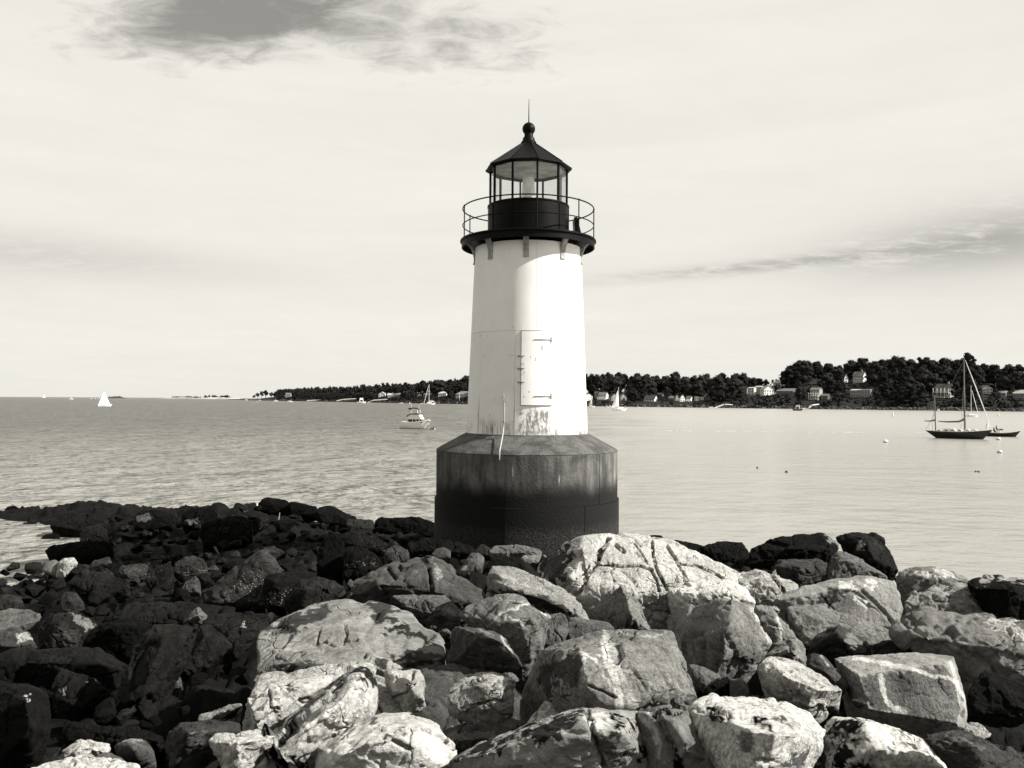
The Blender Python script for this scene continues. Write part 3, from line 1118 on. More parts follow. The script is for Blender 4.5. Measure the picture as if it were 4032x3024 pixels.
def solid_rock(W, level, tone, rough=1.0, pexp=34, chips=9, cracks=(), veins=(), patches=(), barn=0.0, seed=0, tvar=0.25, strata=0.0, bias=0.45, facet=1.0):
    rs = np.random.RandomState(seed)
    P, c = hull_planes(W)
    N, D = P[:, :3], P[:, 3] - P[:, :3] @ c
    ext = np.ptp(W, axis=0) * 0.5 + 1e-3
    S = float(np.max(ext))
    for _ in range(chips):
        n = rs.normal(size=3)
        n[1] -= 0.5
        n /= np.linalg.norm(n)
        N = np.vstack([N, n])
        D = np.append(D, np.max((W - c) @ n) * rs.uniform(0.86, 0.965))
    V0, Fc = ico(level)
    d = V0 * ext
    d /= np.linalg.norm(d, axis=1)[:, None]
    tocam = np.array([0, 0, EYE]) - c
    tocam /= np.linalg.norm(tocam)
    d = d + bias * tocam
    d /= np.linalg.norm(d, axis=1)[:, None]
    q = np.maximum(d @ (N / np.maximum(D, 0.02)[:, None]).T, 0)
    r = np.sum(q ** pexp, axis=1) ** (-1.0 / pexp)
    V = c + d * r[:, None]

    def normals(V):
        a, b, e = V[Fc[:, 0]], V[Fc[:, 1]], V[Fc[:, 2]]
        fn = np.cross(b - a, e - a)
        vn = np.zeros_like(V)
        for i in range(3):
            np.add.at(vn, Fc[:, i], fn)
        return vn / (np.linalg.norm(vn, axis=1)[:, None] + 1e-12)

    nv = normals(V)
    o = rs.uniform(-50, 50, 3)
    big = fbm(V * (1.3 / S) + o, 3)
    mid = fbm(V * (4.0 / S) + o + 9, 3)
    terr = np.floor(mid * 5) / 5 + np.clip((mid * 5 - np.floor(mid * 5) - 0.75) * 4, 0, 1) / 5
    disp = S * (0.012 * big + 0.014 * terr) * rough
    near = np.clip(0.010 * rough, 0, 0.05)
    if level >= 5:
        wv = V + 0.045 * S * np.stack([mid, big, -mid], 1)
        sh, gap = shards(wv * (1.9 / S) + o)
        disp += S * 0.058 * rough * sh * facet - S * .018 * np.clip(1 - gap * 9, 0, 1) * rough * facet
        if level >= 6:
            sh, gap = shards(wv * (5.2 / S) + o + 5)
            disp += S * 0.015 * rough * sh * min(1, .4 + facet) - S * .008 * np.clip(1 - gap * 8, 0, 1) * (np.sin(o[0] + 3 * big) > -.2)
    if level >= 5:
        fine = fbm(V * 7.0 + o, 4, 0.6)
        ridge = 1 - np.abs(fbm(V * 2.6 + o + 3, 3)) * 3.2
        disp += near * 1.5 * fine - 0.030 * rough * np.clip(ridge - 0.75, 0, 1) * 2
    if strata:
        sdir = np.array([0.35, -0.2, 0.9])
        h = V @ sdir + 0.25 * big * S
        fr_ = h / strata
        disp += 0.16 * strata * (np.abs((fr_ % 1.0) - 0.5) * 2 - 0.5)
    V = V + nv * disp[:, None]
    nv = normals(V)
    Q = project(V)
    facing = (nv @ tocam) > -0.15
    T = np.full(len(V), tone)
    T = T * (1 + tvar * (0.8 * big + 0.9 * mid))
    B = np.full(len(V), 0.0)
    if patches or barn or veins:
        wob = np.stack([fbm(V * (6 / S) + o + 20, 4, 0.65), fbm(V * (6 / S) + o + 31, 4, 0.65)], 1)
        sz = np.ptp(Q, axis=0).max()
        Qw = Q + wob * sz * 0.11
        Qv = Q + wob * sz * 0.03
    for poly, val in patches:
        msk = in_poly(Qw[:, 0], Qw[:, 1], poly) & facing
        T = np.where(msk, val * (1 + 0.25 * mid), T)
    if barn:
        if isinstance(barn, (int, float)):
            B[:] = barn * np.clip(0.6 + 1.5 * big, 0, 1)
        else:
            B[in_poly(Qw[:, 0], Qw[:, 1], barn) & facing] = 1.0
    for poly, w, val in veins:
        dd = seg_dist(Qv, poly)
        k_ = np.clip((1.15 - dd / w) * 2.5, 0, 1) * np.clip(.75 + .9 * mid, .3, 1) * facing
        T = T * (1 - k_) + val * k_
    for poly, w, dep in cracks:
        dd = seg_dist(Q + (wob if patches or barn or veins else 0) * 0.0, poly)
        k_ = np.exp(-(dd / (w * 0.62)) ** 2) * facing
        V = V - nv * (1.25 * dep * k_)[:, None]
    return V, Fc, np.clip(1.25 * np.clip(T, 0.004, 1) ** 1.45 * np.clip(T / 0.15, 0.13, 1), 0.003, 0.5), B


def rock_mesh(name, V, Fc, T, B):
    me = np_mesh(name, V, Fc, True)
    a = me.attributes.new("tone", 'FLOAT', 'POINT')
    a.data.foreach_set('value', np.ascontiguousarray(T, np.float32))
    b = me.attributes.new("barnacle", 'FLOAT', 'POINT')
    b.data.foreach_set('value', np.ascontiguousarray(B, np.float32))
    return me


def rock(label, reg, pts, tone=0.2, s=0.8, d0=None, thick=0.7, level=None, group="boulders of the rocky shore", name="boulder", cat="rock",
         cracks=(), veins=(), patches=(), barn=0.0, seed=None, **kw):
    P = [(*px_of(reg, p), p[2] if len(p) > 2 else None) for p in pts]
    ys = [p[1] for p in P]
    xs = [p[0] for p in P]
    ymax = max(ys)
    xm = sum(xs) / len(xs)
    seed = int(xm * 7 + ymax) % 100000 if seed is None else seed
    rs = np.random.RandomState(seed)
    if d0 is None:
        d0 = depth_of(xm, ymax)
    outline = [p for p in P if p[2] is None or p[2] < 0]
    wm_ = (max(xs) - min(xs)) / F * d0
    hm_ = (ymax - min(ys)) / F * d0
    W = []
    for x, y, q_ in P:
        h = (ymax - y) / F * d0
        d = d0 + s * h - (q_ if q_ is not None else rs.uniform(-.05, .05) * min(wm_, hm_))
        W.append(at(x, y, d))
    if not any(p[2] is not None and p[2] > 0 for p in P):
        for _ in range(3):
            wts = rs.dirichlet(np.ones(len(outline)) * 0.7)
            x = sum(w * p[0] for w, p in zip(wts, outline))
            y = sum(w * p[1] for w, p in zip(wts, outline))
            h = (ymax - y) / F * d0
            W.append(at(x, y, d0 + s * h - rs.uniform(.10, .24) * min(wm_, hm_)))
    W = np.array(W)
    front = W.copy()
    S = max(wm_, hm_)
    t = thick * max(min(wm_, hm_), 0.3 * S)
    cx, cy = xm, (ymax + min(ys)) / 2
    back = []
    for (x, y, q_), w in zip(P, front):
        if q_ is not None and q_ >= 0:
            continue
        x2, y2 = cx + (x - cx) * 0.86, cy + (y - cy) * 0.86
        back.append(at(x2, y2, w[1] + t + min(0.0, q_ or 0.0) * .6))
    low = front[[i for i in range(len(P)) if P[i][1] > ymax - 0.35 * (ymax - min(ys))]].copy()
    low[:, 2] -= 0.30 * S
    low[:, 1] += 0.5 * t
    W = np.vstack([front, back, low])
    if level is None:
        npx = max(max(xs) - min(xs), ymax - min(ys))
        level = 7 if npx > 800 else 6 if npx > 200 else 5 if npx > 80 else 4
    cv = lambda L: [px_of(reg, p) for p in L]
    V, Fc, T, B = solid_rock(W, level, tone, seed=seed, pexp=kw.pop('pexp', 150),
                             cracks=[(cv(a), w, d) for a, w, d in cracks], veins=[(cv(a), w, v) for a, w, v in veins],
                             patches=[(cv(a), v) for a, v in patches], barn=cv(barn) if isinstance(barn, list) else barn, **kw)
    c = W.mean(axis=0)
    me = rock_mesh(name, V - c, Fc, T, B)
    o = link_mesh(name, me, ROCK_MAT)
    o.location = c
    ROCK_POLYS.append([(p[0], p[1]) for p in P])
    ROCK_NAMES.append((xm, (ymax + min(ys)) / 2, label))
    return tag(o, label, cat, group)


# ---- behind and around the lighthouse base, towards +x
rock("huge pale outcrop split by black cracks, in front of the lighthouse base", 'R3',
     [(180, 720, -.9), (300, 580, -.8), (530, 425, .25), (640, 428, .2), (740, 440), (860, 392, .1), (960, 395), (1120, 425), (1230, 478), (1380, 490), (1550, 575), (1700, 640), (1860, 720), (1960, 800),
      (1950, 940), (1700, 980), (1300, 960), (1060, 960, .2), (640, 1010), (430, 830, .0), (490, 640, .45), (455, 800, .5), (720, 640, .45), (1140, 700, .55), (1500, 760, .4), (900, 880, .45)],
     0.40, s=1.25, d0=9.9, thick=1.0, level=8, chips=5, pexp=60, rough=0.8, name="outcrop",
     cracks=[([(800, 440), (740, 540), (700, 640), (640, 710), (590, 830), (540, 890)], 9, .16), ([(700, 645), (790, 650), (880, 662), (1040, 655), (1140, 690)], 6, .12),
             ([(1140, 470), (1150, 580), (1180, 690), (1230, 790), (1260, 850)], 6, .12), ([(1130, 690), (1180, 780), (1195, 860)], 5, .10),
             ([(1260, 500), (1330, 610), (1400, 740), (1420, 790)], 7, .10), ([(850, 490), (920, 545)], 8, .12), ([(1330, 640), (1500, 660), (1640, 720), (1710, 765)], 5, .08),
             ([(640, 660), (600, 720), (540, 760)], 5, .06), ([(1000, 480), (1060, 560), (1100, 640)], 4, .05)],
     patches=[([(190, 720), (300, 580), (480, 440), (520, 500), (470, 640), (440, 800)], .10)])  # shade of the left flank painted as a darker tone
rock("bright fluted slab at the foot of the split outcrop, above a black hole", 'R3',
     [(1260, 860), (1390, 800), (1560, 775), (1720, 775), (1870, 820), (1960, 950), (1800, 1000), (1450, 1020), (1330, 960), (1500, 880, .3), (1750, 880, .3)], 0.46, s=1.4, thick=.8, strata=.10)
rock("pale tapering end of the outcrop, striped with dark joints, beside a dark rock", 'R4',
     [(-240, 830), (-190, 760), (-60, 735), (20, 745), (170, 800), (330, 872), (260, 930), (120, 985), (-30, 1010), (-170, 940), (60, 840, .25)], 0.34, s=1.3, cracks=[([(60, 750), (140, 850), (190, 930)], 7, .08)], strata=.12)
rock("pointed triangular rock with a shadowed flank standing before the pale outcrop", 'R3',
     [(890, 805), (770, 895, -.3), (640, 1000, -.6), (655, 1060, -.55), (820, 1110, -.2), (990, 1180), (1140, 1180), (1060, 960), (960, 870), (940, 900, .22), (985, 1080, .42)], 0.21, s=.3, chips=2, thick=.8)
rock("long pale blocky rock with a shaded lower face, lying in front of the outcrop", 'R3',
     [(-131, 650), (-176, 740), (-186, 860, -.2), (-60, 930, -.2), (120, 960, -.2), (330, 1040, -.2), (480, 1070, -.2), (650, 1072), (590, 960), (480, 860), (330, 790), (150, 725), (0, 660), (0, 830, .28), (300, 930, .30), (480, 1010, .25)],
     0.27, s=.9, chips=3, patches=[([(-180, 860), (0, 835), (250, 880), (480, 990), (560, 1060), (400, 1060), (100, 970), (-60, 940)], .10)])  # shade under the overhang painted as a darker tone patch
rock("grey rock laced with white quartz veins above a black-faced block", 'R3',
     [(-391, 1050), (-311, 980), (-111, 878), (40, 878), (140, 920), (330, 1068), (280, 1160), (250, 1290), (150, 1420), (-60, 1290), (-180, 1170), (0, 1000, .25), (190, 1110, .3), (-100, 1100, .2)], 0.185, s=.9, chips=4,
     veins=[([(330, 1070), (200, 960), (120, 960), (60, 1000), (-10, 1010), (-70, 1050)], 5, .5), ([(120, 1130), (90, 1090), (30, 1080), (-10, 1050), (-40, 1110)], 5, .5), ([(130, 940), (-20, 935)], 3, .4), ([(-70, 1050), (-170, 1150)], 3, .4)])
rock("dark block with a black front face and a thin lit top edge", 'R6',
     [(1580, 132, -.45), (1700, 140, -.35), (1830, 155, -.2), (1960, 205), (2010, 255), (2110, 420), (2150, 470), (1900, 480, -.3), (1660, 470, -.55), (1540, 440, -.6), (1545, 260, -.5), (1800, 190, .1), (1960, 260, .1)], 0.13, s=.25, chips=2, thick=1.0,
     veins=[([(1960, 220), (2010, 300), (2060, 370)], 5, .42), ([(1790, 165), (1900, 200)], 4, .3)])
rock("small upright grey rock wedged beside the veined rock", 'R3',
     [(420, 1018), (465, 1045), (485, 1180), (400, 1300), (300, 1315), (248, 1265), (258, 1110), (340, 1045)], 0.14, s=.5)
rock("low grey rock tucked behind the large veined boulder", 'R3',
     [(480, 1070), (650, 1085), (800, 1110), (850, 1160), (700, 1230), (520, 1290), (470, 1200)], 0.15, s=.8)
rock("large grey boulder with a broad white vein, in the middle of the shore", 'R7',
     [(265, 320), (560, 218), (720, 178), (840, 165), (1090, 213), (1250, 165), (1310, 180), (1390, 310), (1440, 450), (1530, 690), (1440, 770), (1100, 800), (900, 800, -.1), (600, 800, -.35), (370, 790, -.4), (90, 740, -.5), (130, 610, -.5), (215, 480, -.4),
      (560, 330, .34), (622, 580, .48), (900, 500, .42), (1200, 560, .36), (820, 700, .42)], 0.235, s=.7, chips=3, level=7, pexp=120, rough=.7, thick=.9,
     veins=[([(780, 190), (770, 300), (800, 420), (840, 540), (880, 680), (890, 770)], 17, .50), ([(830, 290), (860, 450), (930, 600), (990, 760)], 16, .40), ([(570, 320), (690, 390), (740, 440), (790, 460)], 5, .46),
            ([(690, 350), (745, 355)], 4, .42), ([(600, 360), (612, 480), (620, 570)], 7, .42), ([(735, 460), (740, 520), (790, 570), (850, 650)], 4, .45), ([(860, 180), (1000, 190), (1090, 215), (1180, 205), (1250, 170)], 4, .42), ([(1090, 215), (1200, 240)], 3, .38)],
     patches=[([(240, 480), (440, 340), (600, 350), (610, 560), (440, 660), (280, 640)], .115), ([(350, 560), (430, 540), (450, 620), (380, 650)], .3)],
     cracks=[([(640, 600), (740, 640), (860, 700)], 5, .05), ([(1380, 420), (1440, 540), (1490, 640)], 5, .05)])
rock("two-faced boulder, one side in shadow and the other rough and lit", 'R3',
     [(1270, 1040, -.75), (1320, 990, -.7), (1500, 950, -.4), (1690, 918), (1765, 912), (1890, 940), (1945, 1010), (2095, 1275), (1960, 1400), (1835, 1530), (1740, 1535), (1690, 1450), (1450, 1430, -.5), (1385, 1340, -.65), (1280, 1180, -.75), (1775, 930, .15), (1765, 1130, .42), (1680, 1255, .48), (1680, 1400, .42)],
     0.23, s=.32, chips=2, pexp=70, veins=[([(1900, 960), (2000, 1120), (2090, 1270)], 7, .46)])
rock("thin grey slab leaning against the two-faced boulder, with a curved white vein", 'R4',
     [(-75, 1030), (0, 1028), (75, 1045), (200, 1210), (330, 1360), (392, 1405), (150, 1440), (40, 1400), (-20, 1200)], 0.21, s=.6, thick=.5, veins=[([(130, 1140), (165, 1240), (160, 1360)], 5, .5)])
rock("broad tilted slab with white lichen patches and one straight crack", 'R4',
     [(60, 1010), (200, 930), (350, 872), (620, 808), (900, 788), (1135, 838), (1195, 1070), (1130, 1205), (1000, 1225), (900, 1218), (700, 1150), (560, 1070), (440, 1010), (200, 1030), (840, 900, .22), (640, 900, .2)], 0.25, s=1.0, chips=3, rough=.7,
     cracks=[([(840, 900), (960, 1010), (1050, 1110), (1120, 1200)], 8, .12)],
     patches=[([(640, 850), (760, 830), (830, 900), (760, 940), (660, 930)], .5), ([(880, 830), (980, 840), (960, 880), (900, 880)], .48), ([(770, 960), (850, 970), (910, 1030), (900, 1060), (800, 1020)], .5),
              ([(60, 1010), (350, 880), (600, 820), (640, 880), (460, 980), (250, 1020)], .30), ([(460, 960), (640, 920), (660, 980), (480, 1000)], .09)])
rock("lower slab under the lichened one, with a bright upper edge", 'R4',
     [(205, 1035), (300, 1018), (460, 1025), (570, 1125), (700, 1165), (900, 1228), (1110, 1250), (1080, 1340), (880, 1380), (700, 1380), (450, 1420), (390, 1400), (300, 1240), (230, 1095), (520, 1180, .1)], 0.22, s=.75, chips=3, rough=.7)
rock("round dark rock sitting in a gap between slabs", 'R8',
     [(408, 320), (440, 225), (540, 155), (640, 130), (740, 178), (880, 262), (940, 330), (890, 385), (740, 400), (560, 410), (640, 200, .3), (720, 260, .32)], 0.10, s=.8, patches=[([(740, 190), (860, 270), (880, 360), (760, 370), (700, 280)], .2)])  # left-hand shade put into the dark tone, right side painted paler
rock("layered ledge crest with thin weathered beds beside the dark rock", 'R4',
     [(1215, 1060), (1265, 930), (1400, 888), (1570, 865), (1690, 848), (1870, 950), (2050, 1140), (1950, 1180), (1700, 1160), (1450, 1180), (1250, 1170), (1500, 960, .2), (1800, 1030, .2)], 0.26, s=1.1, strata=.16, chips=5, rough=1.4)
rock("long weathered ledge with bright streaks running down to the water side", 'R4',
     [(1100, 1270), (1200, 1100), (1500, 1085), (1850, 1115), (2080, 1155), (2300, 1190), (2380, 1500), (2300, 1640), (2000, 1620), (1850, 1570), (1600, 1450), (1440, 1330), (1250, 1290), (1700, 1250, .25), (2050, 1400, .35)], 0.21, s=1.25, strata=.2, chips=6, rough=1.5,
     patches=[([(1850, 1130), (2100, 1180), (2300, 1300), (2250, 1360), (2050, 1260)], .42)])
rock("small bright shard under the weathered ledge", 'R8', [(1100, 285), (1180, 200), (1250, 180), (1430, 195), (1420, 280), (1250, 300)], 0.36, s=.8)
rock("thin dark plate of rock lying behind the big square block", 'R8', [(960, 300), (1000, 270), (1200, 262), (1420, 258), (1452, 320), (1450, 385), (1280, 400), (940, 400)], 0.10, s=.35, thick=1.2, patches=[([(1380, 265), (1450, 330), (1450, 380), (1410, 380)], .42)])
rock("grey rock with a bright crest on the skyline over the water", 'R4',
     [(1120, 790), (1200, 740), (1290, 708), (1450, 705), (1560, 735), (1690, 800), (1760, 840), (1690, 900), (1500, 920), (1280, 925), (1170, 850), (1300, 780, .1), (1460, 800, .25)], 0.20, s=.9,
     patches=[([(1290, 740), (1420, 770), (1560, 860), (1480, 860), (1330, 790)], .46), ([(1440, 710), (1560, 740), (1660, 810), (1500, 790)], .42), ([(1270, 850), (1320, 830), (1340, 900), (1280, 900)], .5)])
rock("big dark weedy rock against the water with a pale crest", 'R4',
     [(1725, 850), (1790, 805), (1860, 783), (2010, 795), (2212, 800), (2400, 840), (2400, 1190), (2200, 1200), (2050, 1160), (1900, 1010), (1830, 900, .15), (2100, 880, .3)], 0.055, s=.7,
     patches=[([(1850, 780), (1960, 790), (1900, 850), (1830, 860)], .3), ([(2000, 790), (2300, 800), (2300, 830), (2000, 830)], .34)], barn=.15)
rock("tall dark rounded rock on the skyline, falling steeply to the water", 'R4',
     [(618, 465), (700, 428), (800, 412), (880, 430), (960, 432), (1020, 470), (1090, 590), (1158, 745), (1110, 800), (960, 740), (800, 650), (680, 575), (880, 470, .35), (930, 640, .45)], 0.065, s=.55, chips=4,
     patches=[([(800, 500), (850, 500), (860, 580), (800, 560)], .22)])
rock("long low dark rock on the skyline beside the tall rounded one", 'R4',
     [(-110, 560), (-40, 515), (60, 488), (180, 480), (330, 442), (480, 432), (585, 440), (665, 525), (610, 610), (300, 680), (60, 700), (-110, 680), (240, 560, .3), (500, 560, .3)], 0.05, s=.7, patches=[([(540, 440), (600, 450), (650, 530), (580, 520)], .22)])
rock("dark grey flat-topped rock below the skyline rocks", 'R4', [(65, 710), (150, 652), (300, 650), (460, 638), (555, 680), (545, 770), (420, 850), (320, 880), (180, 810), (300, 720, .25)], 0.10, s=.7)
rock("grey wedge rock with a lit upper edge leaning under the tall dark rock", 'R4', [(560, 740), (575, 660), (640, 575), (705, 578), (860, 670), (1080, 790), (930, 830), (700, 850), (565, 850), (680, 640, .2)], 0.15, s=.7)
rock("small dark rock peeping over the pale outcrop", 'R3', [(1095, 425), (1130, 412), (1220, 418), (1250, 465), (1240, 500), (1110, 490)], 0.04, s=.6, d0=16)
rock("dark low rocks edge sloping behind the pale outcrop", 'R3', [(1250, 490), (1330, 460), (1430, 475), (1540, 495), (1600, 560), (1500, 600), (1300, 560)], 0.045, s=.7, d0=15.5)
rock("dark hump of rock on the waterline behind the outcrop", 'R3', [(1520, 520), (1620, 480), (1720, 463), (1850, 480), (1890, 520), (1960, 620), (1850, 680), (1650, 620), (1540, 570)], 0.05, s=.7, d0=15)

# ---- near right: block, slabs, big front rocks
rock("big square-cut block with a flat lit top and a diagonal white vein", 'R8',
     [(608, 412, -.30), (680, 393, -.40), (1000, 378, -.42), (1290, 363, -.45), (1470, 376, -.40), (1622, 408, -.30), (1665, 600, -.14), (1722, 740, -.12), (1752, 1025, -.10), (1560, 1010, .04), (1350, 965, .06), (1100, 900, .08), (900, 860, -.10), (845, 760, -.22), (755, 560, -.25), (805, 552, .10), (905, 850, .14), (1240, 492, .06), (1550, 468, .0), (1605, 600, .02), (1660, 980, .08)],
     0.30, s=0.0, d0=5.55, chips=0, level=7, pexp=160, rough=.5, facet=.25, thick=1.1,
     veins=[([(780, 412), (1000, 445), (1220, 492), (1430, 550), (1640, 605)], 8, .6), ([(1000, 560), (1020, 680), (1040, 760), (1110, 830), (1210, 865)], 11, .55), ([(1600, 440), (1650, 610), (1700, 740), (1745, 930)], 7, .5)],  # last line paints the sunlit right edge pale
     patches=[([(1090, 560), (1160, 570), (1120, 620)], .42), ([(830, 620), (890, 660), (860, 690)], .4), ([(820, 560), (1240, 505), (1540, 480), (1640, 620), (1700, 900), (1560, 980), (1240, 880), (920, 840)], .17)])  # large patch paints the shaded front face darker than the top
rock("pale smooth rock half in shadow, lying by the square block", 'R8',
     [(-70, 500), (-30, 430), (10, 398), (110, 390), (300, 442), (420, 500), (590, 625), (700, 685), (600, 740), (400, 840), (300, 810), (150, 755), (0, 660), (200, 560, .35), (430, 680, .3)], 0.40, s=.95, chips=3)
rock("mottled rock above the pale smooth one", 'R8', [(-80, 430), (-10, 390), (90, 345), (215, 255), (290, 235), (345, 290), (382, 360), (390, 470), (300, 445), (150, 430), (230, 340, .25)], 0.24, s=.7, veins=[([(220, 270), (270, 320)], 12, .05)])
rock("narrow dark slanting rock with a chipped rim beside the square block", 'R8', [(372, 375), (440, 360), (520, 385), (572, 455), (640, 560), (735, 655), (690, 690), (570, 620), (420, 500), (370, 450)], 0.115, s=.6, veins=[([(500, 390), (560, 470)], 5, .36)])
rock("small black rock under the two-faced boulder", 'R7', [(1510, 650), (1600, 590), (1680, 545), (1740, 520), (1770, 600), (1770, 690), (1640, 700)], 0.05, s=.6)
rock("small grey rock next to the black one under the two-faced boulder", 'R7', [(1755, 540), (1840, 535), (1905, 600), (1925, 680), (1840, 700), (1770, 690)], 0.16, s=.7)
rock("grey low rock beside the large veined boulder", 'R7', [(1430, 430), (1530, 440), (1640, 500), (1690, 530), (1600, 580), (1530, 640), (1470, 560)], 0.16, s=.9)
rock("long bright flat rock with two dark patches, at the lower edge", 'R7',
     [(1400, 800), (1470, 740), (1540, 700), (1660, 682), (1860, 685), (2060, 705), (2230, 735), (2410, 830), (2540, 960), (2500, 1100), (2400, 1200), (2200, 1330), (1800, 1350), (1650, 1200), (1560, 950), (1800, 900, .35), (2150, 1000, .45), (2300, 950, .25)], 0.47, s=2.0, chips=3, rough=.9, facet=.7,
     patches=[([(1570, 810), (1660, 800), (1740, 850), (1650, 870)], .06), ([(1950, 850), (2030, 840), (2100, 960), (2020, 960)], .05), ([(2090, 850), (2170, 860), (2260, 920), (2200, 920)], .15), ([(1810, 1010), (1930, 990), (1960, 1120), (1850, 1110)], .2), ([(2150, 1220), (2300, 1120), (2420, 1090), (2300, 1290)], .17)],
     cracks=[([(1500, 800), (1800, 830), (1960, 880)], 7, .05), ([(1940, 1180), (2100, 1200)], 6, .05)])
rock("long front boulder with a dark mottled crest and pale runs, at the bottom edge", 'R7',
     [(-480, 1200), (-340, 1110), (-120, 1020), (60, 945), (300, 870), (590, 772), (750, 775), (1040, 790), (1060, 830), (1100, 1000), (1160, 1300), (700, 1420), (-300, 1420), (320, 960, .4), (600, 900, .45), (100, 1080, .4), (900, 960, .45)], 0.30, s=.95, chips=2, d0=4.1, rough=.9, facet=.5,
     patches=[([(-460, 1200), (-340, 1110), (-100, 1020), (300, 870), (600, 775), (620, 840), (420, 1000), (240, 1090), (160, 1080), (120, 1000), (20, 1020), (-200, 1150)], .075), ([(820, 830), (920, 830), (900, 960), (850, 950)], .04), ([(960, 860), (1060, 900), (1060, 1000), (980, 980)], .05),
              ([(1030, 1050), (1110, 1050), (1090, 1200), (1040, 1150)], .05), ([(920, 1140), (960, 1120), (960, 1190), (930, 1200)], .04), ([(740, 1000), (860, 1020), (880, 1200), (780, 1210), (710, 1080)], .15), ([(660, 820), (800, 830), (760, 1000), (680, 960)], .46)],
     cracks=[([(625, 800), (660, 920), (690, 1040), (770, 1255)], 10, .08)])
rock("smooth grey slab dipping towards the viewer between the front boulders", 'R7',
     [(1020, 800), (1140, 790), (1300, 790), (1480, 800), (1520, 840), (1560, 1000), (1660, 1160), (1850, 1420), (1300, 1420), (1120, 1300), (1080, 1000), (1300, 900, .25), (1450, 1100, .3)], 0.20, s=.85, chips=1, d0=4.05, rough=.7,
     veins=[([(1040, 820), (1140, 950), (1180, 1060)], 9, .46), ([(1090, 800), (1150, 930), (1210, 1060), (1190, 1180)], 6, .46), ([(1510, 830), (1570, 1000), (1640, 1150)], 16, .44)],
     cracks=[([(1150, 810), (1210, 980), (1270, 1080), (1340, 1250)], 12, .07), ([(1200, 830), (1260, 980), (1330, 1120)], 7, .04), ([(1260, 840), (1360, 815)], 7, .06)],
     patches=[([(1130, 790), (1270, 770), (1290, 800), (1150, 830)], .06), ([(1280, 1080), (1380, 1200), (1420, 1300), (1330, 1300)], .05)])
rock("speckled white boulder with black basalt inclusions, at the bottom corner", 'R8',
     [(440, 1420), (460, 1200), (540, 990), (615, 930), (840, 913), (920, 920), (1180, 1040), (1360, 1102), (1550, 1222), (1850, 1345), (2000, 1500), (1200, 1550), (860, 940, .3), (900, 1150, .45), (1100, 1200, .4)], 0.46, s=.8, chips=1, d0=4.2,
     patches=[([(550, 960), (640, 930), (840, 920), (840, 1030), (760, 1080), (600, 1060), (540, 1040)], .035), ([(630, 1160), (720, 1130), (740, 1260), (720, 1400), (610, 1400)], .05), ([(780, 1260), (880, 1240), (910, 1400), (800, 1400)], .06), ([(450, 1220), (540, 1150), (560, 1400), (440, 1400)], .12),
              ([(1150, 1050), (1230, 1040), (1330, 1120), (1240, 1130)], .14), ([(1340, 1130), (1400, 1130), (1430, 1260), (1370, 1220)], .2), ([(1090, 1150), (1150, 1130), (1140, 1190)], .08), ([(590, 1080), (700, 1060), (740, 1100), (640, 1150)], .10), ([(800, 1070), (870, 1060), (870, 1110), (800, 1110)], .05)],
     veins=[([(560, 990), (690, 1070), (740, 1120), (870, 1110)], 5, .22)])
rock("flat grey shelf of rock below the square block", 'R8', [(1370, 1090), (1450, 1050), (1530, 1018), (1700, 1030), (1800, 1060), (2000, 1150), (2260, 1230), (2260, 1500), (1900, 1420), (1560, 1230), (1750, 1120, .1)], 0.10, s=1.6, patches=[([(1500, 1060), (1640, 1060), (1900, 1160), (1700, 1180)], .17)])
rock("pale chip of rock next to the foot of the square block", 'R8', [(1745, 935), (1830, 950), (1950, 1040), (1900, 1090), (1800, 1110), (1690, 1060)], 0.34, s=1.2)
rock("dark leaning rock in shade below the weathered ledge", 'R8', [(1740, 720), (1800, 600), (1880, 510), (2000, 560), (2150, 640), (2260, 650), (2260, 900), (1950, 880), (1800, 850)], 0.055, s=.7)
rock("white triangular rock poking up behind the front boulder", 'R7', [(130, 930), (220, 810), (292, 725), (380, 758), (505, 800), (420, 860), (260, 940)], 0.46, s=.8, chips=2, d0=5.0)

# ---- centre: slab, barnacled ridge, pale rocks
rock("broad low slab with dark wet stains and fine cracks", 'R2',
     [(-20, 1200), (130, 1090), (360, 1040), (560, 965), (700, 932), (1000, 930), (1130, 960), (1250, 1050), (1400, 1140), (1500, 1210), (1545, 1265), (1545, 1430), (1300, 1470), (900, 1500), (400, 1560), (60, 1520), (40, 1420), (0, 1300), (700, 1080, .12), (1200, 1200, .16), (500, 1300, .2)],
     0.27, s=1.9, d0=7.4, chips=3, rough=.8, thick=.8, pexp=30, name="slab_rock",
     patches=[([(-20, 1190), (200, 1080), (560, 960), (660, 1000), (520, 1080), (400, 1150), (180, 1190)], .10), ([(880, 930), (1030, 935), (1200, 1010), (1060, 1090), (1000, 1120), (900, 1080)], .10),
              ([(1020, 1160), (1180, 1150), (1480, 1210), (1380, 1240), (1150, 1220)], .09), ([(1100, 1120), (1180, 1110), (1190, 1160), (1120, 1160)], .05), ([(1090, 1360), (1300, 1330), (1540, 1350), (1540, 1430), (1100, 1430)], .10)],
     cracks=[([(720, 1140), (735, 1200), (710, 1280)], 5, .06), ([(690, 1260), (820, 1250)], 4, .05), ([(520, 1180), (500, 1250), (495, 1290)], 4, .05), ([(720, 1030), (880, 1035)], 4, .04), ([(1220, 1310), (1330, 1290), (1400, 1210)], 6, .06), ([(460, 1290), (560, 1260), (640, 1300)], 4, .04)])
rock("pale chunk resting on the front edge of the broad slab", 'R6', [(428, 370), (455, 300), (490, 285), (600, 290), (745, 348), (805, 425), (640, 438), (500, 402), (600, 340, .12)], 0.42, s=1.0, chips=2)
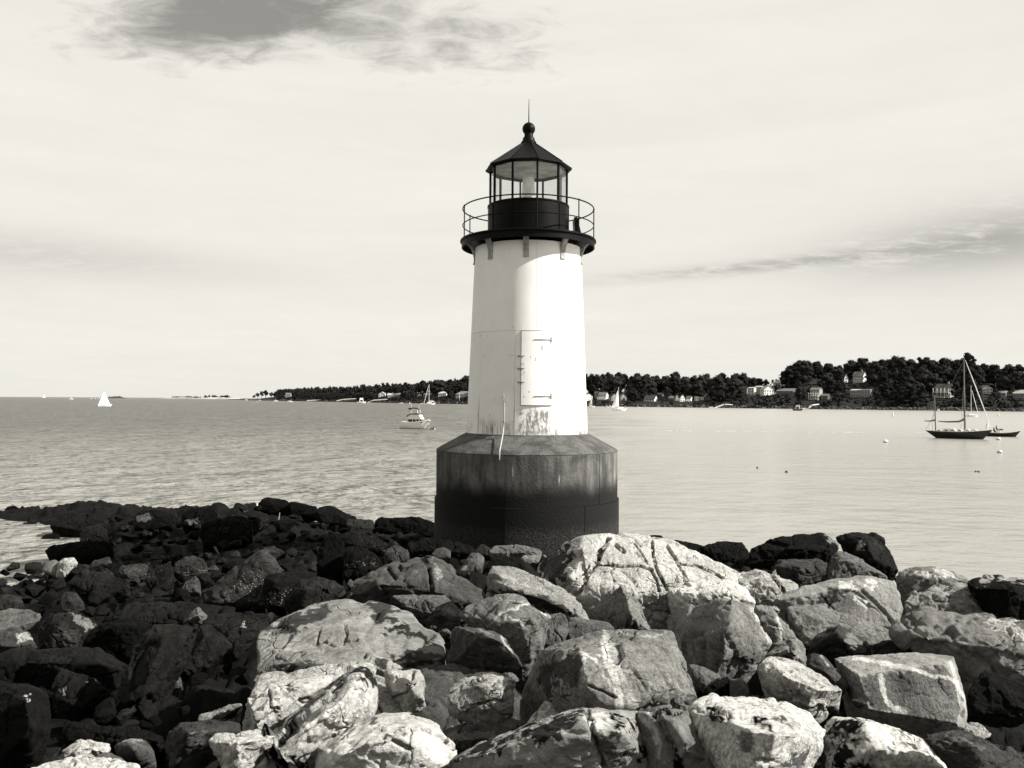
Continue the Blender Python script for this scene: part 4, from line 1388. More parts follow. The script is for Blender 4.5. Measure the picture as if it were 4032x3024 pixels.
rock("grey broken ledge under the front edge of the broad slab", 'R6', [(-10, 560), (0, 490), (70, 390), (160, 320), (420, 330), (440, 410), (640, 450), (700, 440), (640, 520), (240, 580), (100, 600), (300, 420, .2)], 0.21, s=1.1, chips=5,
     patches=[([(110, 490), (380, 410), (620, 450), (640, 500), (200, 560)], .11)], cracks=[([(330, 400), (450, 300)], 5, .06), ([(270, 390), (330, 330)], 4, .05), ([(360, 520), (430, 450)], 4, .04)])
rock("broad pale ledge of bedrock under the barnacled ridge, cracked and stepped", 'R6',
     [(-120, 1000), (-30, 720), (60, 540), (400, 480), (640, 450), (860, 430), (1080, 540), (1180, 780), (1460, 960), (1540, 1190), (1400, 1330), (600, 1420), (-120, 1380), (400, 700, .1), (900, 900, .12), (300, 1100, .1)],
     0.36, s=1.7, d0=4.75, chips=3, rough=.9, thick=.7, level=7, cracks=[([(900, 560), (960, 700), (1010, 820)], 8, .06), ([(-20, 980), (60, 1080), (120, 1200)], 8, .06)])
rock("long ridge of rock crusted with barnacles running down to the viewer", 'R6',
     [(560, 640), (700, 520), (830, 428), (900, 432), (960, 500), (995, 620), (985, 760), (975, 860), (800, 915), (640, 990), (480, 1060), (455, 1220), (300, 1300), (-60, 1420), (-150, 1300), (0, 1100), (150, 975), (380, 760), (800, 560, .3), (600, 800, .4), (300, 1000, .36), (120, 1150, .3)],
     0.46, s=1.0, d0=4.4, chips=1, rough=1.0, facet=.4, pexp=30, barn=1.0,
     patches=[([(700, 520), (840, 425), (960, 490), (1090, 600), (1000, 720), (880, 560), (780, 510)], .07), ([(420, 720), (700, 520), (720, 540), (470, 740), (200, 960), (160, 960)], .10), ([(120, 1190), (200, 1000), (300, 930), (270, 1020), (180, 1120), (150, 1255)], .04), ([(160, 1190), (300, 1150), (440, 1240), (440, 1300), (200, 1300)], .05)],
     cracks=[([(320, 940), (220, 1010), (150, 1110), (140, 1255)], 16, .14), ([(620, 640), (690, 600), (700, 560)], 6, .04)])
rock("bright rock with a small dark lozenge beside the barnacled ridge", 'R6', [(-60, 700), (0, 655), (250, 560), (640, 525), (640, 570), (420, 730), (170, 960), (80, 1000), (-30, 980), (-40, 800), (200, 680, .25), (0, 850, .3)], 0.46, s=.95, chips=3,
     patches=[([(250, 612), (330, 605), (385, 640), (280, 655)], .13)], cracks=[([(115, 640), (130, 720), (140, 780)], 5, .06), ([(150, 780), (190, 775)], 5, .05)])
rock("smooth white boulder at the bottom edge beside the barnacled ridge", 'R6',
     [(470, 1080), (650, 990), (870, 905), (990, 820), (1200, 808), (1440, 890), (1475, 950), (1610, 1110), (1545, 1180), (1500, 1300), (900, 1420), (470, 1400), (900, 1050, .4), (1200, 1000, .35), (700, 1150, .35)], 0.47, s=1.05, d0=4.3, chips=2, rough=.9,
     cracks=[([(1020, 1000), (1120, 1050), (1250, 1120)], 8, .05), ([(1340, 940), (1450, 980), (1600, 1110)], 9, .07), ([(930, 920), (1100, 960), (1200, 990)], 5, .03)])
rock("small rounded rock with a bright worn face near the barnacled ridge", 'R6', [(1045, 500), (1080, 485), (1210, 468), (1312, 480), (1342, 525), (1358, 720), (1290, 745), (1180, 785), (1120, 700), (1060, 620), (1240, 560, .3), (1250, 640, .25)], 0.33, s=.7, chips=2,
     patches=[([(1060, 500), (1230, 490), (1250, 560), (1190, 660), (1090, 640)], .48)], cracks=[([(1260, 500), (1255, 580), (1200, 660), (1100, 700)], 6, .05)])
rock("pale rock behind the barnacled ridge, capped with weed", 'R6', [(860, 420), (930, 352), (1030, 380), (1120, 430), (1215, 478), (1050, 505), (960, 480)], 0.38, s=.9, patches=[([(960, 390), (1060, 380), (1050, 480), (980, 470)], .12)])
rock("light cracked slab on the dark flat rock", 'R6', [(1545, 610), (1640, 555), (1780, 508), (1960, 518), (2065, 545), (2062, 640), (2050, 760), (1950, 795), (1640, 795), (1530, 700), (1800, 620, .15), (1950, 650, .15)], 0.32, s=1.2, chips=3,
     patches=[([(1700, 570), (1780, 550), (1770, 620), (1690, 620)], .14), ([(1870, 640), (1930, 640), (1930, 665), (1870, 665)], .06)], cracks=[([(1640, 780), (1900, 720), (1990, 730)], 6, .05), ([(1760, 540), (1790, 560)], 8, .05)])
rock("dark flat rock floor between the slab and the veined boulder", 'R6', [(970, 840), (1180, 600), (1340, 470), (1540, 445), (1900, 480), (2130, 600), (2120, 900), (1960, 1010), (1660, 1095), (1480, 960), (1210, 820)], 0.115, s=2.3, d0=5.6, chips=3, rough=.9, thick=.7,
     patches=[([(1480, 960), (1900, 960), (1960, 1000), (1660, 1090)], .2)], cracks=[([(1580, 790), (1620, 860), (1640, 890)], 6, .05), ([(1700, 880), (1650, 910), (1620, 970)], 6, .05)])
rock("large cleft boulder with a rounded back, in front of the dark rocks", 'R2',
     [(735, 830), (760, 770), (890, 715), (1080, 655), (1200, 620), (1290, 588), (1400, 588), (1450, 650), (1510, 760), (1660, 780), (1815, 840), (1780, 960), (1640, 1010), (1400, 980), (1150, 960), (900, 960), (740, 930), (1280, 640, .2), (1380, 700, .32), (1000, 800, .36), (1500, 880, .32)],
     0.125, s=.8, chips=4, thick=.8, cracks=[([(1330, 590), (1385, 660), (1395, 780), (1410, 860)], 8, .14), ([(1060, 680), (1120, 760)], 6, .08), ([(1150, 650), (1160, 700)], 4, .05), ([(1000, 830), (1250, 830), (1400, 870)], 5, .05)],
     patches=[([(1400, 600), (1450, 650), (1500, 760), (1440, 740)], .24)])
rock("flat grey plate of rock below the cleft boulder, holding an iron ring", 'R2', [(1085, 900), (1200, 885), (1360, 890), (1520, 878), (1640, 1030), (1610, 1070), (1400, 1035), (1200, 980), (1400, 940, .12)], 0.15, s=1.2, chips=2, patches=[([(1440, 990), (1600, 1000), (1600, 1060), (1480, 1030)], .2)], barn=.1)
rock("pointed dark rock with black barnacled hollow near the slab", 'R2', [(-410, 880), (-230, 740), (-60, 600), (100, 503), (150, 560), (240, 700), (130, 720), (70, 790), (60, 970), (-280, 985), (-400, 950), (60, 620, .3), (-100, 800, .1)], 0.095, s=.55, chips=3,
     barn=[(-290, 975), (-200, 830), (-60, 730), (70, 720), (70, 980)])
rock("smooth dark rock leaning beside the barnacled hollow", 'R2', [(230, 930), (280, 850), (350, 770), (480, 740), (640, 770), (715, 830), (480, 900), (440, 1000), (360, 1045), (290, 1010), (420, 850, .25)], 0.075, s=.7)
rock("dark rock with a white barnacle crust at its foot", 'R2', [(70, 740), (250, 700), (430, 700), (440, 760), (330, 830), (290, 920), (240, 990), (90, 980), (70, 860), (200, 800, .2)], 0.055, s=.6, barn=[(100, 900), (180, 830), (300, 820), (300, 880), (220, 980), (100, 970)])
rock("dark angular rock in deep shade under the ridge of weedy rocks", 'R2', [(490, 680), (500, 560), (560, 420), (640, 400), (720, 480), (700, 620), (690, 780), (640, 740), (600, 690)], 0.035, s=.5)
rock("black pointed rock with a speckled flank", 'R2', [(710, 700), (720, 500), (860, 505), (960, 570), (985, 640), (1060, 690), (930, 680), (910, 760), (720, 790)], 0.045, s=.6, barn=[(730, 640), (960, 580), (970, 650), (730, 690)])

# ---- left: dark basalt
rock("large dark smooth boulder at the corner of the shore", 'R5', [(-120, 570), (0, 568), (200, 582), (300, 592), (385, 690), (402, 970), (210, 1120), (180, 1300), (-120, 1300), (200, 720, .3), (250, 950, .3), (0, 800, .2)], 0.052, s=.4, d0=5.2, chips=3, rough=.7,
     patches=[([(190, 705), (235, 700), (210, 730)], .4)])
rock("long dark whaleback rock behind the corner boulder", 'R5', [(-60, 420), (50, 345), (200, 320), (400, 308), (620, 300), (790, 308), (890, 342), (1005, 392), (1058, 460), (1010, 580), (900, 640), (700, 620), (430, 600), (200, 590), (-60, 560), (500, 360, .2), (900, 430, .3), (200, 420, .2)], 0.06, s=.75, chips=3)
rock("dark triangular slab with small white spots by the corner boulder", 'R5', [(405, 660), (430, 560), (475, 455), (620, 510), (760, 545), (880, 640), (780, 700), (560, 800), (410, 760)], 0.06, s=.8, patches=[([(745, 530), (790, 535), (812, 570), (770, 565)], .5), ([(445, 625), (525, 615), (510, 665), (480, 650)], .25), ([(675, 560), (705, 565), (690, 580)], .3)])
rock("broad dark rock with a slanting flat face", 'R5', [(640, 290), (690, 190), (800, 108), (925, 88), (1155, 78), (1200, 120), (1130, 240), (1110, 300), (1060, 380), (880, 340), (760, 310), (900, 130, .25), (1100, 160, .2)], 0.042, s=.7, chips=2)
rock("long dark slab slanting from the shore towards the black gully", 'R5', [(1100, 250), (1210, 112), (1400, 100), (1595, 108), (1440, 400), (1260, 620), (1100, 800), (1000, 790), (930, 690), (1060, 470), (1300, 250, .2), (1180, 500, .25)], 0.065, s=.9, chips=2, cracks=[([(1580, 120), (1500, 250), (1440, 390)], 8, .08)])
rock("dark faceted slab beside the black gully", 'R5', [(1400, 460), (1480, 300), (1592, 112), (1650, 112), (1842, 282), (1800, 320), (1640, 340), (1600, 420), (1520, 510), (1420, 520), (1620, 200, .2)], 0.065, s=.8, chips=2)
rock("dark flat rock with a white bird-lime spot next to the broad slab", 'R5', [(1600, 100), (1700, 40), (1880, 18), (2110, 30), (2180, 90), (1960, 180), (1880, 215), (1842, 280), (1720, 190)], 0.062, s=1.4, patches=[([(1905, 122), (1935, 108), (1945, 140), (1920, 145)], .30)])
rock("small grey pyramid rock standing on the dark slabs", 'R1', [(1440, 1115), (1500, 1040), (1562, 978), (1640, 1050), (1632, 1080), (1585, 1115), (1570, 1050, .2)], 0.15, s=.5)
rock("dark slabby rock with thin lit seams, towards the pool", 'R1', [(930, 1090), (1000, 970), (1240, 945), (1500, 960), (1860, 1000), (1640, 1030), (1590, 1110), (1450, 1120), (1250, 1110), (1150, 1090)], 0.062, s=1.3)
rock("dark rock with a lit upper facet in the cobbles", 'R1', [(290, 1330), (305, 1150), (395, 1035), (560, 1018), (680, 1070), (775, 1140), (660, 1240), (630, 1320), (540, 1040, .15), (460, 1150, .3)], 0.07, s=.7, chips=2, patches=[([(550, 1025), (680, 1070), (760, 1140), (680, 1180), (610, 1110)], .20), ([(430, 1160), (620, 1160), (640, 1230), (620, 1300), (360, 1310)], .10)])  # first patch paints the lit upper facet paler
rock("small pale pyramid wedged in the black gully", 'R5', [(1270, 640), (1330, 560), (1385, 488), (1435, 545), (1432, 605), (1340, 650)], 0.12, s=.6)
rock("dark rounded stone in the gully", 'R5', [(730, 870), (760, 780), (840, 710), (905, 695), (915, 800), (905, 870), (820, 900)], 0.05, s=.6)
rock("flat dark wedge stone in the gully", 'R5', [(905, 860), (960, 800), (1060, 760), (1100, 790), (1000, 840), (940, 880)], 0.08, s=1.0)
rock("long dark slab across the lower gully", 'R5', [(480, 960), (530, 925), (700, 945), (900, 960), (1010, 935), (1140, 945), (1310, 1000), (1280, 1050), (1000, 1060), (860, 1050), (640, 1030), (540, 1020)], 0.055, s=.8)
rock("brown-grey mottled rock at the gully mouth", 'R5', [(1310, 1090), (1340, 960), (1420, 890), (1560, 882), (1760, 890), (1900, 900), (1920, 960), (1720, 1000), (1560, 1120), (1480, 1260), (1330, 1300), (1500, 980, .3)], 0.10, s=.8, patches=[([(1500, 990), (1640, 970), (1620, 1060), (1500, 1100)], .16)])
rock("thin lit blade of rock above the mottled rock", 'R5', [(1565, 880), (1580, 840), (1680, 820), (1700, 795), (1900, 738), (1920, 760), (1880, 850), (1800, 880), (1660, 885)], 0.26, s=.6, chips=1, patches=[([(1680, 840), (1910, 765), (1880, 860), (1680, 885)], .05)])
rock("pale smooth rock with a dark underside near the gully mouth", 'R5', [(1640, 1050), (1710, 1000), (1860, 972), (2000, 970), (2090, 960), (2200, 1000), (2000, 1150), (1880, 1230), (1760, 1260), (1700, 1140), (1900, 1060, .2)], 0.44, s=.8)
rock("upright pale slip of rock beside the bright rock", 'R5', [(1930, 960), (1960, 860), (2000, 845), (2060, 920), (2105, 1000), (2080, 1010), (2000, 985)], 0.40, s=.6)
rock("pale rounded rock at the bottom edge in the sun", 'R5', [(420, 1215), (500, 1120), (580, 1050), (640, 1025), (760, 1048), (880, 1065), (860, 1130), (720, 1190), (560, 1260), (400, 1280), (640, 1110, .2)], 0.42, s=.9, d0=5.4)
rock("grey egg-shaped boulder at the bottom edge", 'R5', [(880, 1080), (920, 1035), (1000, 1005), (1100, 1012), (1180, 1060), (1235, 1130), (1230, 1230), (1100, 1290), (950, 1230), (1050, 1080, .3)], 0.13, s=.6, d0=5.4, pexp=14, patches=[([(940, 1030), (1080, 1005), (1140, 1040), (1000, 1050)], .3)])
rock("mottled grey cobble in front of the pale rounded rock", 'R5', [(670, 1260), (720, 1180), (800, 1130), (900, 1128), (980, 1170), (990, 1260), (860, 1330), (700, 1330)], 0.14, s=.6, d0=5.1, pexp=14)
rock("bright low rock under the cobble at the bottom edge", 'R5', [(240, 1270), (420, 1210), (600, 1180), (620, 1145), (780, 1160), (900, 1200), (1080, 1205), (1130, 1290), (800, 1400), (300, 1400)], 0.46, s=.9, d0=4.95)
rock("thin dark leaning slab by the corner boulder", 'R5', [(190, 1260), (260, 1180), (340, 1090), (480, 1100), (430, 1200), (350, 1300), (200, 1330)], 0.07, s=.8, d0=5.3)

# ---- back left: rocks by the pool
rock("pale sunlit rock at the edge of the tide pool", 'R1', [(440, 735), (460, 640), (500, 600), (590, 592), (618, 640), (540, 690), (500, 740), (530, 640, .2)], 0.33, s=.7)
rock("grey rock beside the pale one at the tide pool", 'R1', [(320, 690), (360, 630), (440, 605), (480, 640), (470, 745), (400, 730)], 0.17, s=.7)
rock("dark small rock at the pool edge", 'R1', [(188, 690), (195, 645), (260, 628), (330, 632), (325, 680), (290, 700)], 0.07, s=.6)
rock("dark grey faceted rock behind the cobbles", 'R1', [(690, 690), (730, 620), (860, 588), (912, 680), (850, 712), (740, 715), (850, 640, .2)], 0.095, s=.6)
rock("grey barnacle-rimmed rock in the weed", 'R1', [(930, 700), (960, 655), (1100, 640), (1180, 660), (1120, 740), (1020, 770), (950, 750)], 0.09, s=.8, barn=.5)
rock("round-topped grey rock with a white barnacle collar", 'R1', [(1375, 700), (1385, 640), (1460, 590), (1545, 578), (1610, 610), (1655, 680), (1600, 730), (1450, 740)], 0.085, s=.6, barn=[(1380, 690), (1650, 670), (1640, 730), (1380, 740)])
rock("grey rock facet catching light beside the weed", 'R1', [(1420, 850), (1470, 790), (1545, 738), (1590, 790), (1582, 865), (1480, 870)], 0.11, s=.7)
rock("dark split rock in the weed with a pale rim", 'R1', [(1140, 780), (1200, 690), (1350, 620), (1370, 700), (1350, 800), (1300, 860), (1200, 850)], 0.055, s=.7, barn=.4)
rock("long low dark mound of weathered rock among cobbles", 'R1', [(540, 790), (600, 720), (700, 692), (800, 710), (900, 770), (1050, 800), (1000, 850), (820, 870), (640, 840)], 0.065, s=1.0)
rock("round grey boulder among the cobbles at the frame edge", 'R1', [(-60, 1000), (-40, 900), (60, 880), (170, 910), (190, 960), (120, 1000)], 0.085, s=.8)
rock("mottled grey hump in the middle of the cobbles", 'R1', [(470, 980), (480, 900), (520, 862), (600, 870), (655, 930), (660, 1000), (600, 1030), (500, 1020)], 0.085, s=.7)
rock("pale low sandy rock at the frame edge", 'R1', [(-80, 1130), (-60, 1030), (100, 1000), (250, 1010), (340, 1060), (300, 1090), (180, 1110), (60, 1170), (-80, 1200)], 0.15, s=1.6)
rock("flat stone patched with pale lichen near the frame edge", 'R1', [(-60, 1290), (-60, 1180), (100, 1140), (240, 1190), (280, 1250), (150, 1300)], 0.11, s=1.2, patches=[([(120, 1200), (200, 1180), (260, 1240), (140, 1270)], .34)])
rock("dark weed-covered boulder on the far ridge, topmost on the skyline", 'R2', [(30, 180), (60, 130), (90, 118), (200, 126), (270, 148), (330, 180), (300, 240), (120, 240), (60, 220)], 0.042, s=.6, d0=31.5)
rock("low dark ridge rock next to the topmost boulder", 'R2', [(260, 190), (280, 150), (380, 172), (490, 186), (520, 230), (400, 260), (300, 250)], 0.04, s=.7, d0=31)
rock("rounded dark ridge rock sloping towards the lighthouse", 'R2', [(480, 250), (520, 196), (600, 185), (650, 215), (740, 240), (800, 268), (830, 320), (700, 330), (520, 310)], 0.05, s=.8, d0=29.5)
rock("flat-topped dark ridge rock with pale patches, near the lighthouse", 'R2', [(720, 330), (740, 290), (860, 290), (940, 300), (970, 330), (900, 370), (760, 370)], 0.08, s=.8, d0=27)
rock("low dark rocks behind the lighthouse base at the waterline", 'R2', [(950, 300), (1010, 270), (1160, 285), (1300, 278), (1400, 305), (1460, 330), (1440, 400), (1200, 400), (980, 360)], 0.035, s=.7, d0=27)
rock("big dark weedy boulder on the ridge with a pale lower patch", 'R1', [(1430, 300), (1450, 245), (1500, 208), (1600, 196), (1680, 200), (1730, 250), (1680, 310), (1560, 350), (1450, 340)], 0.04, s=.6, patches=[([(1470, 300), (1560, 290), (1600, 310), (1500, 335)], .16)])
rock("dark boulder on the ridge with grey lichen spots", 'R1', [(1055, 330), (1065, 270), (1110, 228), (1210, 208), (1330, 232), (1400, 260), (1380, 330), (1200, 370), (1080, 360)], 0.045, s=.6, patches=[([(1080, 260), (1180, 250), (1200, 300), (1090, 310)], .13)])
rock("broad black weed-covered rock in the middle of the dark shore", 'R1', [(1560, 420), (1600, 330), (1720, 280), (1880, 262), (1990, 290), (1990, 420), (1800, 470), (1620, 480)], 0.028, s=.7, barn=.25)
rock("low dark rock tongue drawn as the lighthouse shadow at the pool", 'R1', [(350, 545), (420, 500), (560, 470), (760, 460), (900, 480), (880, 560), (640, 600), (420, 590)], 0.03, s=1.0)  # dark rock standing in for the end of the lighthouse's shadow
rock("dark stepped rock at the bend of the tide pool", 'R1', [(400, 330), (480, 250), (620, 235), (760, 250), (860, 290), (820, 360), (640, 380), (470, 350)], 0.055, s=1.0)
rock("dark rock with a lit shoulder above the tide pool", 'R1', [(630, 400), (660, 360), (780, 330), (850, 370), (840, 430), (720, 450), (640, 440)], 0.06, s=.7)
rock("low weedy rock island at the frame edge, in the water", 'R1', [(30, 220), (60, 190), (110, 180), (180, 212), (150, 235), (60, 238)], 0.03, s=.6, d0=36.5)
rock("long flat weedy reef in the water beyond the pool", 'R1', [(70, 290), (110, 255), (260, 260), (440, 268), (450, 310), (300, 320), (140, 305)], 0.035, s=1.2, d0=34)
rock("small black rock awash in the tide pool", 'R1', [(105, 495), (150, 472), (220, 470), (270, 490), (180, 512)], 0.03, s=1.0)
rock("black weedy rock awash near the dark tongue", 'R1', [(315, 445), (360, 410), (440, 395), (475, 415), (470, 440), (360, 450)], 0.03, s=1.0)
rock("dark rock awash at the frame edge in the pool", 'R1', [(-60, 365), (-20, 335), (60, 325), (115, 345), (50, 370)], 0.03, s=1.0)

# ---- flat kerb stones at the foot of the concrete base
rock("pale flat stone course at the foot of the concrete base", 'R2', [(1860, 545), (1880, 505), (2060, 500), (2230, 515), (2290, 545), (2270, 575), (2060, 575), (1880, 570)], 0.17, s=.6, d0=18.0)
rock("lower flat stone below the one at the foot of the base", 'R2', [(2110, 600), (2140, 575), (2300, 575), (2330, 600), (2300, 650), (2160, 640)], 0.22, s=.8, d0=16.5)
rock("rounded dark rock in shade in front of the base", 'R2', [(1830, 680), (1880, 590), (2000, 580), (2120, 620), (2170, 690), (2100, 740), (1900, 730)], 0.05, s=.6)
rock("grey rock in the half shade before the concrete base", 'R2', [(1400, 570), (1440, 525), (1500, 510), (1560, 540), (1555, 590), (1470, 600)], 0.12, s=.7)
rock("grey tilted stone with a bright facet before the base", 'R2', [(1680, 640), (1720, 560), (1780, 555), (1830, 600), (1800, 680), (1700, 740), (1620, 700)], 0.13, s=.7, patches=[([(1620, 680), (1690, 660), (1670, 740), (1630, 720)], .28)])
rock("dark angular rock with a light facet near the cleft boulder", 'R2', [(1030, 570), (1060, 510), (1130, 490), (1230, 540), (1225, 600), (1130, 640), (1060, 620)], 0.10, s=.7)
rock("dark low rock mass behind the cleft boulder", 'R2', [(700, 480), (740, 410), (860, 400), (980, 430), (1060, 490), (1000, 540), (850, 530)], 0.05, s=.8, barn=.3)
rock("dark sloping rock between the base and the cleft boulder", 'R2', [(1220, 480), (1350, 440), (1560, 450), (1760, 520), (1750, 570), (1560, 560), (1380, 560), (1240, 540)], 0.05, s=.9)

# ---- smaller rocks filling the shore
def stone_label(x, y, kind):
    """names a small stone by the boulder it lies beside"""
    big = min(ROCK_NAMES, key=lambda r_: (r_[0] - x) ** 2 + (2 * (r_[1] - y)) ** 2)[2]
    w = big.replace(",", "").split()
    w = w[:15 - len(kind.split()) - 3]
    while w[-1] in ("a", "an", "the", "of", "in", "on", "at", "by", "with", "and", "to", "its", "beside", "under", "above", "below", "behind", "before", "next", "from", "near", "one", "white", "dark", "flat", "square", "pale", "split", "concrete", "small", "between", "against", "tidal", "towards", "black", "grey", "broad", "thin", "front", "two", "straight", "bright", "long", "light", "lighthouse", "barnacled", "into", "catching", "sitting", "lying", "corner", "cleft", "veined", "weathered"):
        w.pop()
    return kind + " beside the " + " ".join(w)


def fill_rocks():
    rs = np.random.RandomState(21)
    zones = [  # px range, py range, count, size range (photo px), tone range, label
        ((60, 1750), (1985, 2135), 90, (48, 130), (.024, .055), "small weedy rock", "weedy rocks of the far ridge"),
        ((500, 1900), (2110, 2300), 62, (55, 135), (.028, .085), "small shaded rock", "small rocks before the base"),
        ((0, 900), (2225, 2460), 44, (48, 125), (.028, .07), "small cobble", "cobbles by the tide pool"),
        ((0, 1000), (2440, 2980), 15, (60, 140), (.022, .05), "small dark stone", "stones between the basalt slabs"),
        ((1050, 2900), (2330, 2900), 18, (50, 110), (.06, .20), "small grey stone", "stones in the boulder gaps"),
        ((2900, 4100), (2230, 2800), 14, (50, 120), (.05, .18), "small stone in a gap", "stones among the sunlit boulders"),
    ]
    placed = []
    for (x0, x1), (y0, y1), cnt, (s0, s1), (t0, t1), lab, grp in zones:
        made, tries = 0, 0
        while made < cnt and tries < cnt * 70:
            tries += 1
            x, y = rs.uniform(x0, x1), rs.uniform(y0, y1)
            sz = s0 + (s1 - s0) * rs.uniform() ** 2
            if any((x - a) ** 2 + (y - b) ** 2 < ((sz + c) * 0.30) ** 2 for a, b, c in placed):
                continue
            X = np.array([x]), np.array([y - sz * 0.15])
            if any(in_poly(X[0], X[1], p)[0] for p in ROCK_POLYS):
                continue
            d = depth_of(x, y)
            if d > 35.5:
                continue
            w0 = ray(x, y)
            if EYE + w0[2] * d < 0.0 or (abs(w0[0] * d - AX) < 2.6 and abs(d - AY) < 2.6):
                continue
            if y < 2150 and y - sz * .33 < np.interp(x, [0, 300, 540, 760, 1000, 1100, 1300, 1500, 1800], [2034, 2030, 2018, 2006, 1986, 1972, 2012, 2040, 2052]):
                continue
            if 2510 < x < 2670 and 2310 < y < 2500:
                continue
            if x < 330 and y < 2215:
                continue
            placed.append((x, y, sz))
            c = at(x, y, d + 0.2 * sz / F * d)
            S = sz / F * d * 0.5
            dirs = rs.normal(size=(10, 3))
            dirs /= np.linalg.norm(dirs, axis=1)[:, None]
            W = dirs * rs.uniform(.8, 1.15, (10, 1)) * np.array([1.0, rs.uniform(.7, 1.1), rs.uniform(.5, .85)]) * S
            an = rs.uniform(0, math.pi)
            W = W @ np.array([[math.cos(an), -math.sin(an), 0], [math.sin(an), math.cos(an), 0], [0, 0, 1]]) + c
            lv = 5 if sz > 105 else 4
            V, Fc, T, B = solid_rock(W, lv, rs.uniform(t0, t1), seed=rs.randint(1e6), chips=5, barn=rs.uniform(.1, .7) if (y < 2300 and rs.uniform() < .35) else 0.0, bias=.35, pexp=70)
            o = link_mesh("small_rock", rock_mesh("small_rock", V - c, Fc, T, B), ROCK_MAT)
            o.location = c
            tag(o, stone_label(x, y, lab), "stone", grp)
            made += 1


fill_rocks()

# ---- small things on the rocks
ir = MB()
pr = at(1000 + 1432 / 2.011, 1900 + 905 / 2.011, depth_of(1712, 2378) + 0.1)
ir.tube([(pr[0] + 0.085 * math.cos(a), pr[1] - 0.02, pr[2] + 0.01 + 0.085 * math.sin(a)) for a in np.linspace(0, 2 * math.pi, 21)[:-1]], 0.010, 6, True)
tag(ir.build("iron_ring", RUSTY), "rusty iron ring standing on the flat plate of rock", "ring")
st = MB()
ps = at(1096, 2050, 29.0)
pe = at(1101, 2019, 29.1)
st.tube([ps, (ps + pe) / 2 + np.array([.01, 0, 0]), pe], [0.025, 0.022, 0.016], 7)
tag(st.build("driftwood_stick", mat("bleached_wood", 0.16, 0.8, 0.2, 0.3, 12.0)), "pale driftwood stick standing among the dark ridge rocks", "driftwood")
mk = MB()
pm = at(1012, 1999, 30.5)
mk.lathe([(0.0, 0.15), (0.02, 0.145), (0.025, 0.12), (0.035, 0.08), (0.045, 0.0), (0.0, -0.02)], 12)
mk.v = [(v[0] + pm[0], v[1] + pm[1], v[2] + pm[2]) for v in mk.v]
tag(mk.build("marker_post", WHITE_TRIM), "tiny white marker post on the far ridge against the water", "marker")

# ================================================================ far shore
SHORE = [(900, 2600), (985, 2000), (1100, 1750), (1200, 1500), (1350, 1300), (1500, 1120), (1700, 960), (1850, 880), (2080, 780), (2310, 706), (2500, 665), (2700, 630), (3000, 580), (3500, 524), (4032, 480), (4500, 445), (5600, 390)]
TREETOP = [(900, 1563), (985, 1560), (1000, 1545), (1050, 1538), (1075, 1548), (1100, 1533), (1170, 1530), (1200, 1526), (1250, 1528), (1350, 1525), (1440, 1526), (1500, 1514), (1600, 1512), (1700, 1500), (1800, 1494), (1850, 1490),
           (2080, 1484), (2310, 1486), (2380, 1474), (2440, 1472), (2480, 1476), (2520, 1489), (2570, 1480), (2640, 1478), (2680, 1492), (2720, 1484), (2790, 1490), (2850, 1489), (2880, 1472), (2920, 1470), (2960, 1488), (3030, 1492), (3090, 1482),
           (3112, 1440), (3160, 1424), (3200, 1418), (3260, 1424), (3300, 1450), (3322, 1474), (3330, 1470), (3345, 1420), (3380, 1405), (3408, 1412), (3416, 1445), (3440, 1422), (3520, 1402), (3580, 1414), (3620, 1430), (3680, 1418), (3720, 1412), (3780, 1414), (3850, 1420), (3900, 1436), (3960, 1452), (4032, 1462), (4300, 1470), (5600, 1500)]
TREE_H = 12.0


def shoreY(px):
    return float(np.interp(px, [a for a, _ in SHORE], [b for _, b in SHORE]))


def back_len(px):
    return 70 + 0.10 * shoreY(px)


def hill_top(px):
    Y = shoreY(px) + back_len(px)
    # smoothed tree line so single crowns do not print through into the ground
    xs = np.linspace(px - 90, px + 90, 13)
    ty = np.interp(xs, [a for a, _ in TREETOP], [b for _, b in TREETOP]).mean() + 4
    return max(1.5, at(px, ty, Y)[2] - TREE_H)


def terrain_z(px, t):
    T = back_len(px)
    ht = hill_top(px)
    bank = 2.0 if px > 1050 else 1.0
    f = np.clip((t - 5) / (T - 5), 0, 1)
    z = bank * np.clip(t / 5, 0, 1) ** 0.7 + max(0, ht - bank) * (f ** 1.15)
    if t > T:
        z = ht - (t - T) * 0.03
    return float(z)


def terrain_pt(px, t):
    Y = shoreY(px) + t
    x = ray(px, 1580)[0] * Y
    return np.array([x, Y, terrain_z(px, t)])


cols = np.concatenate([np.arange(900, 2300, 14), np.arange(2300, 4200, 12), np.arange(4200, 5601, 50)])
rows = [-6, -1.5, 0, 1, 2.5, 5, 9, 14, 20, 28, 38, 50, 65, 80, 95, 110, 130, 160, 200, 260, 340]
V, idx = [], np.arange(len(cols) * len(rows)).reshape(len(rows), len(cols))
for t in rows:
    for c_ in cols:
        p = terrain_pt(c_, max(t, 0))
        Y = shoreY(c_) + t
        p = np.array([ray(c_, 1580)[0] * Y, Y, p[2] if t > 0 else (-0.3 if t > -2 else -1.5)])
        V.append(p)
V = np.array(V)
V[:, 2] += 0.5 * fbm(V * 0.06, 3) * (V[:, 2] > 0.5)
Fq = np.stack([idx[:-1, :-1], idx[:-1, 1:], idx[1:, 1:], idx[1:, :-1]], -1).reshape(-1, 4)
tag(link_mesh("hills", np_mesh("hills", V, Fq, True), mat("wooded_ground", 0.012, 0.9, 0.1, 0.5, 0.3)), kind='structure')

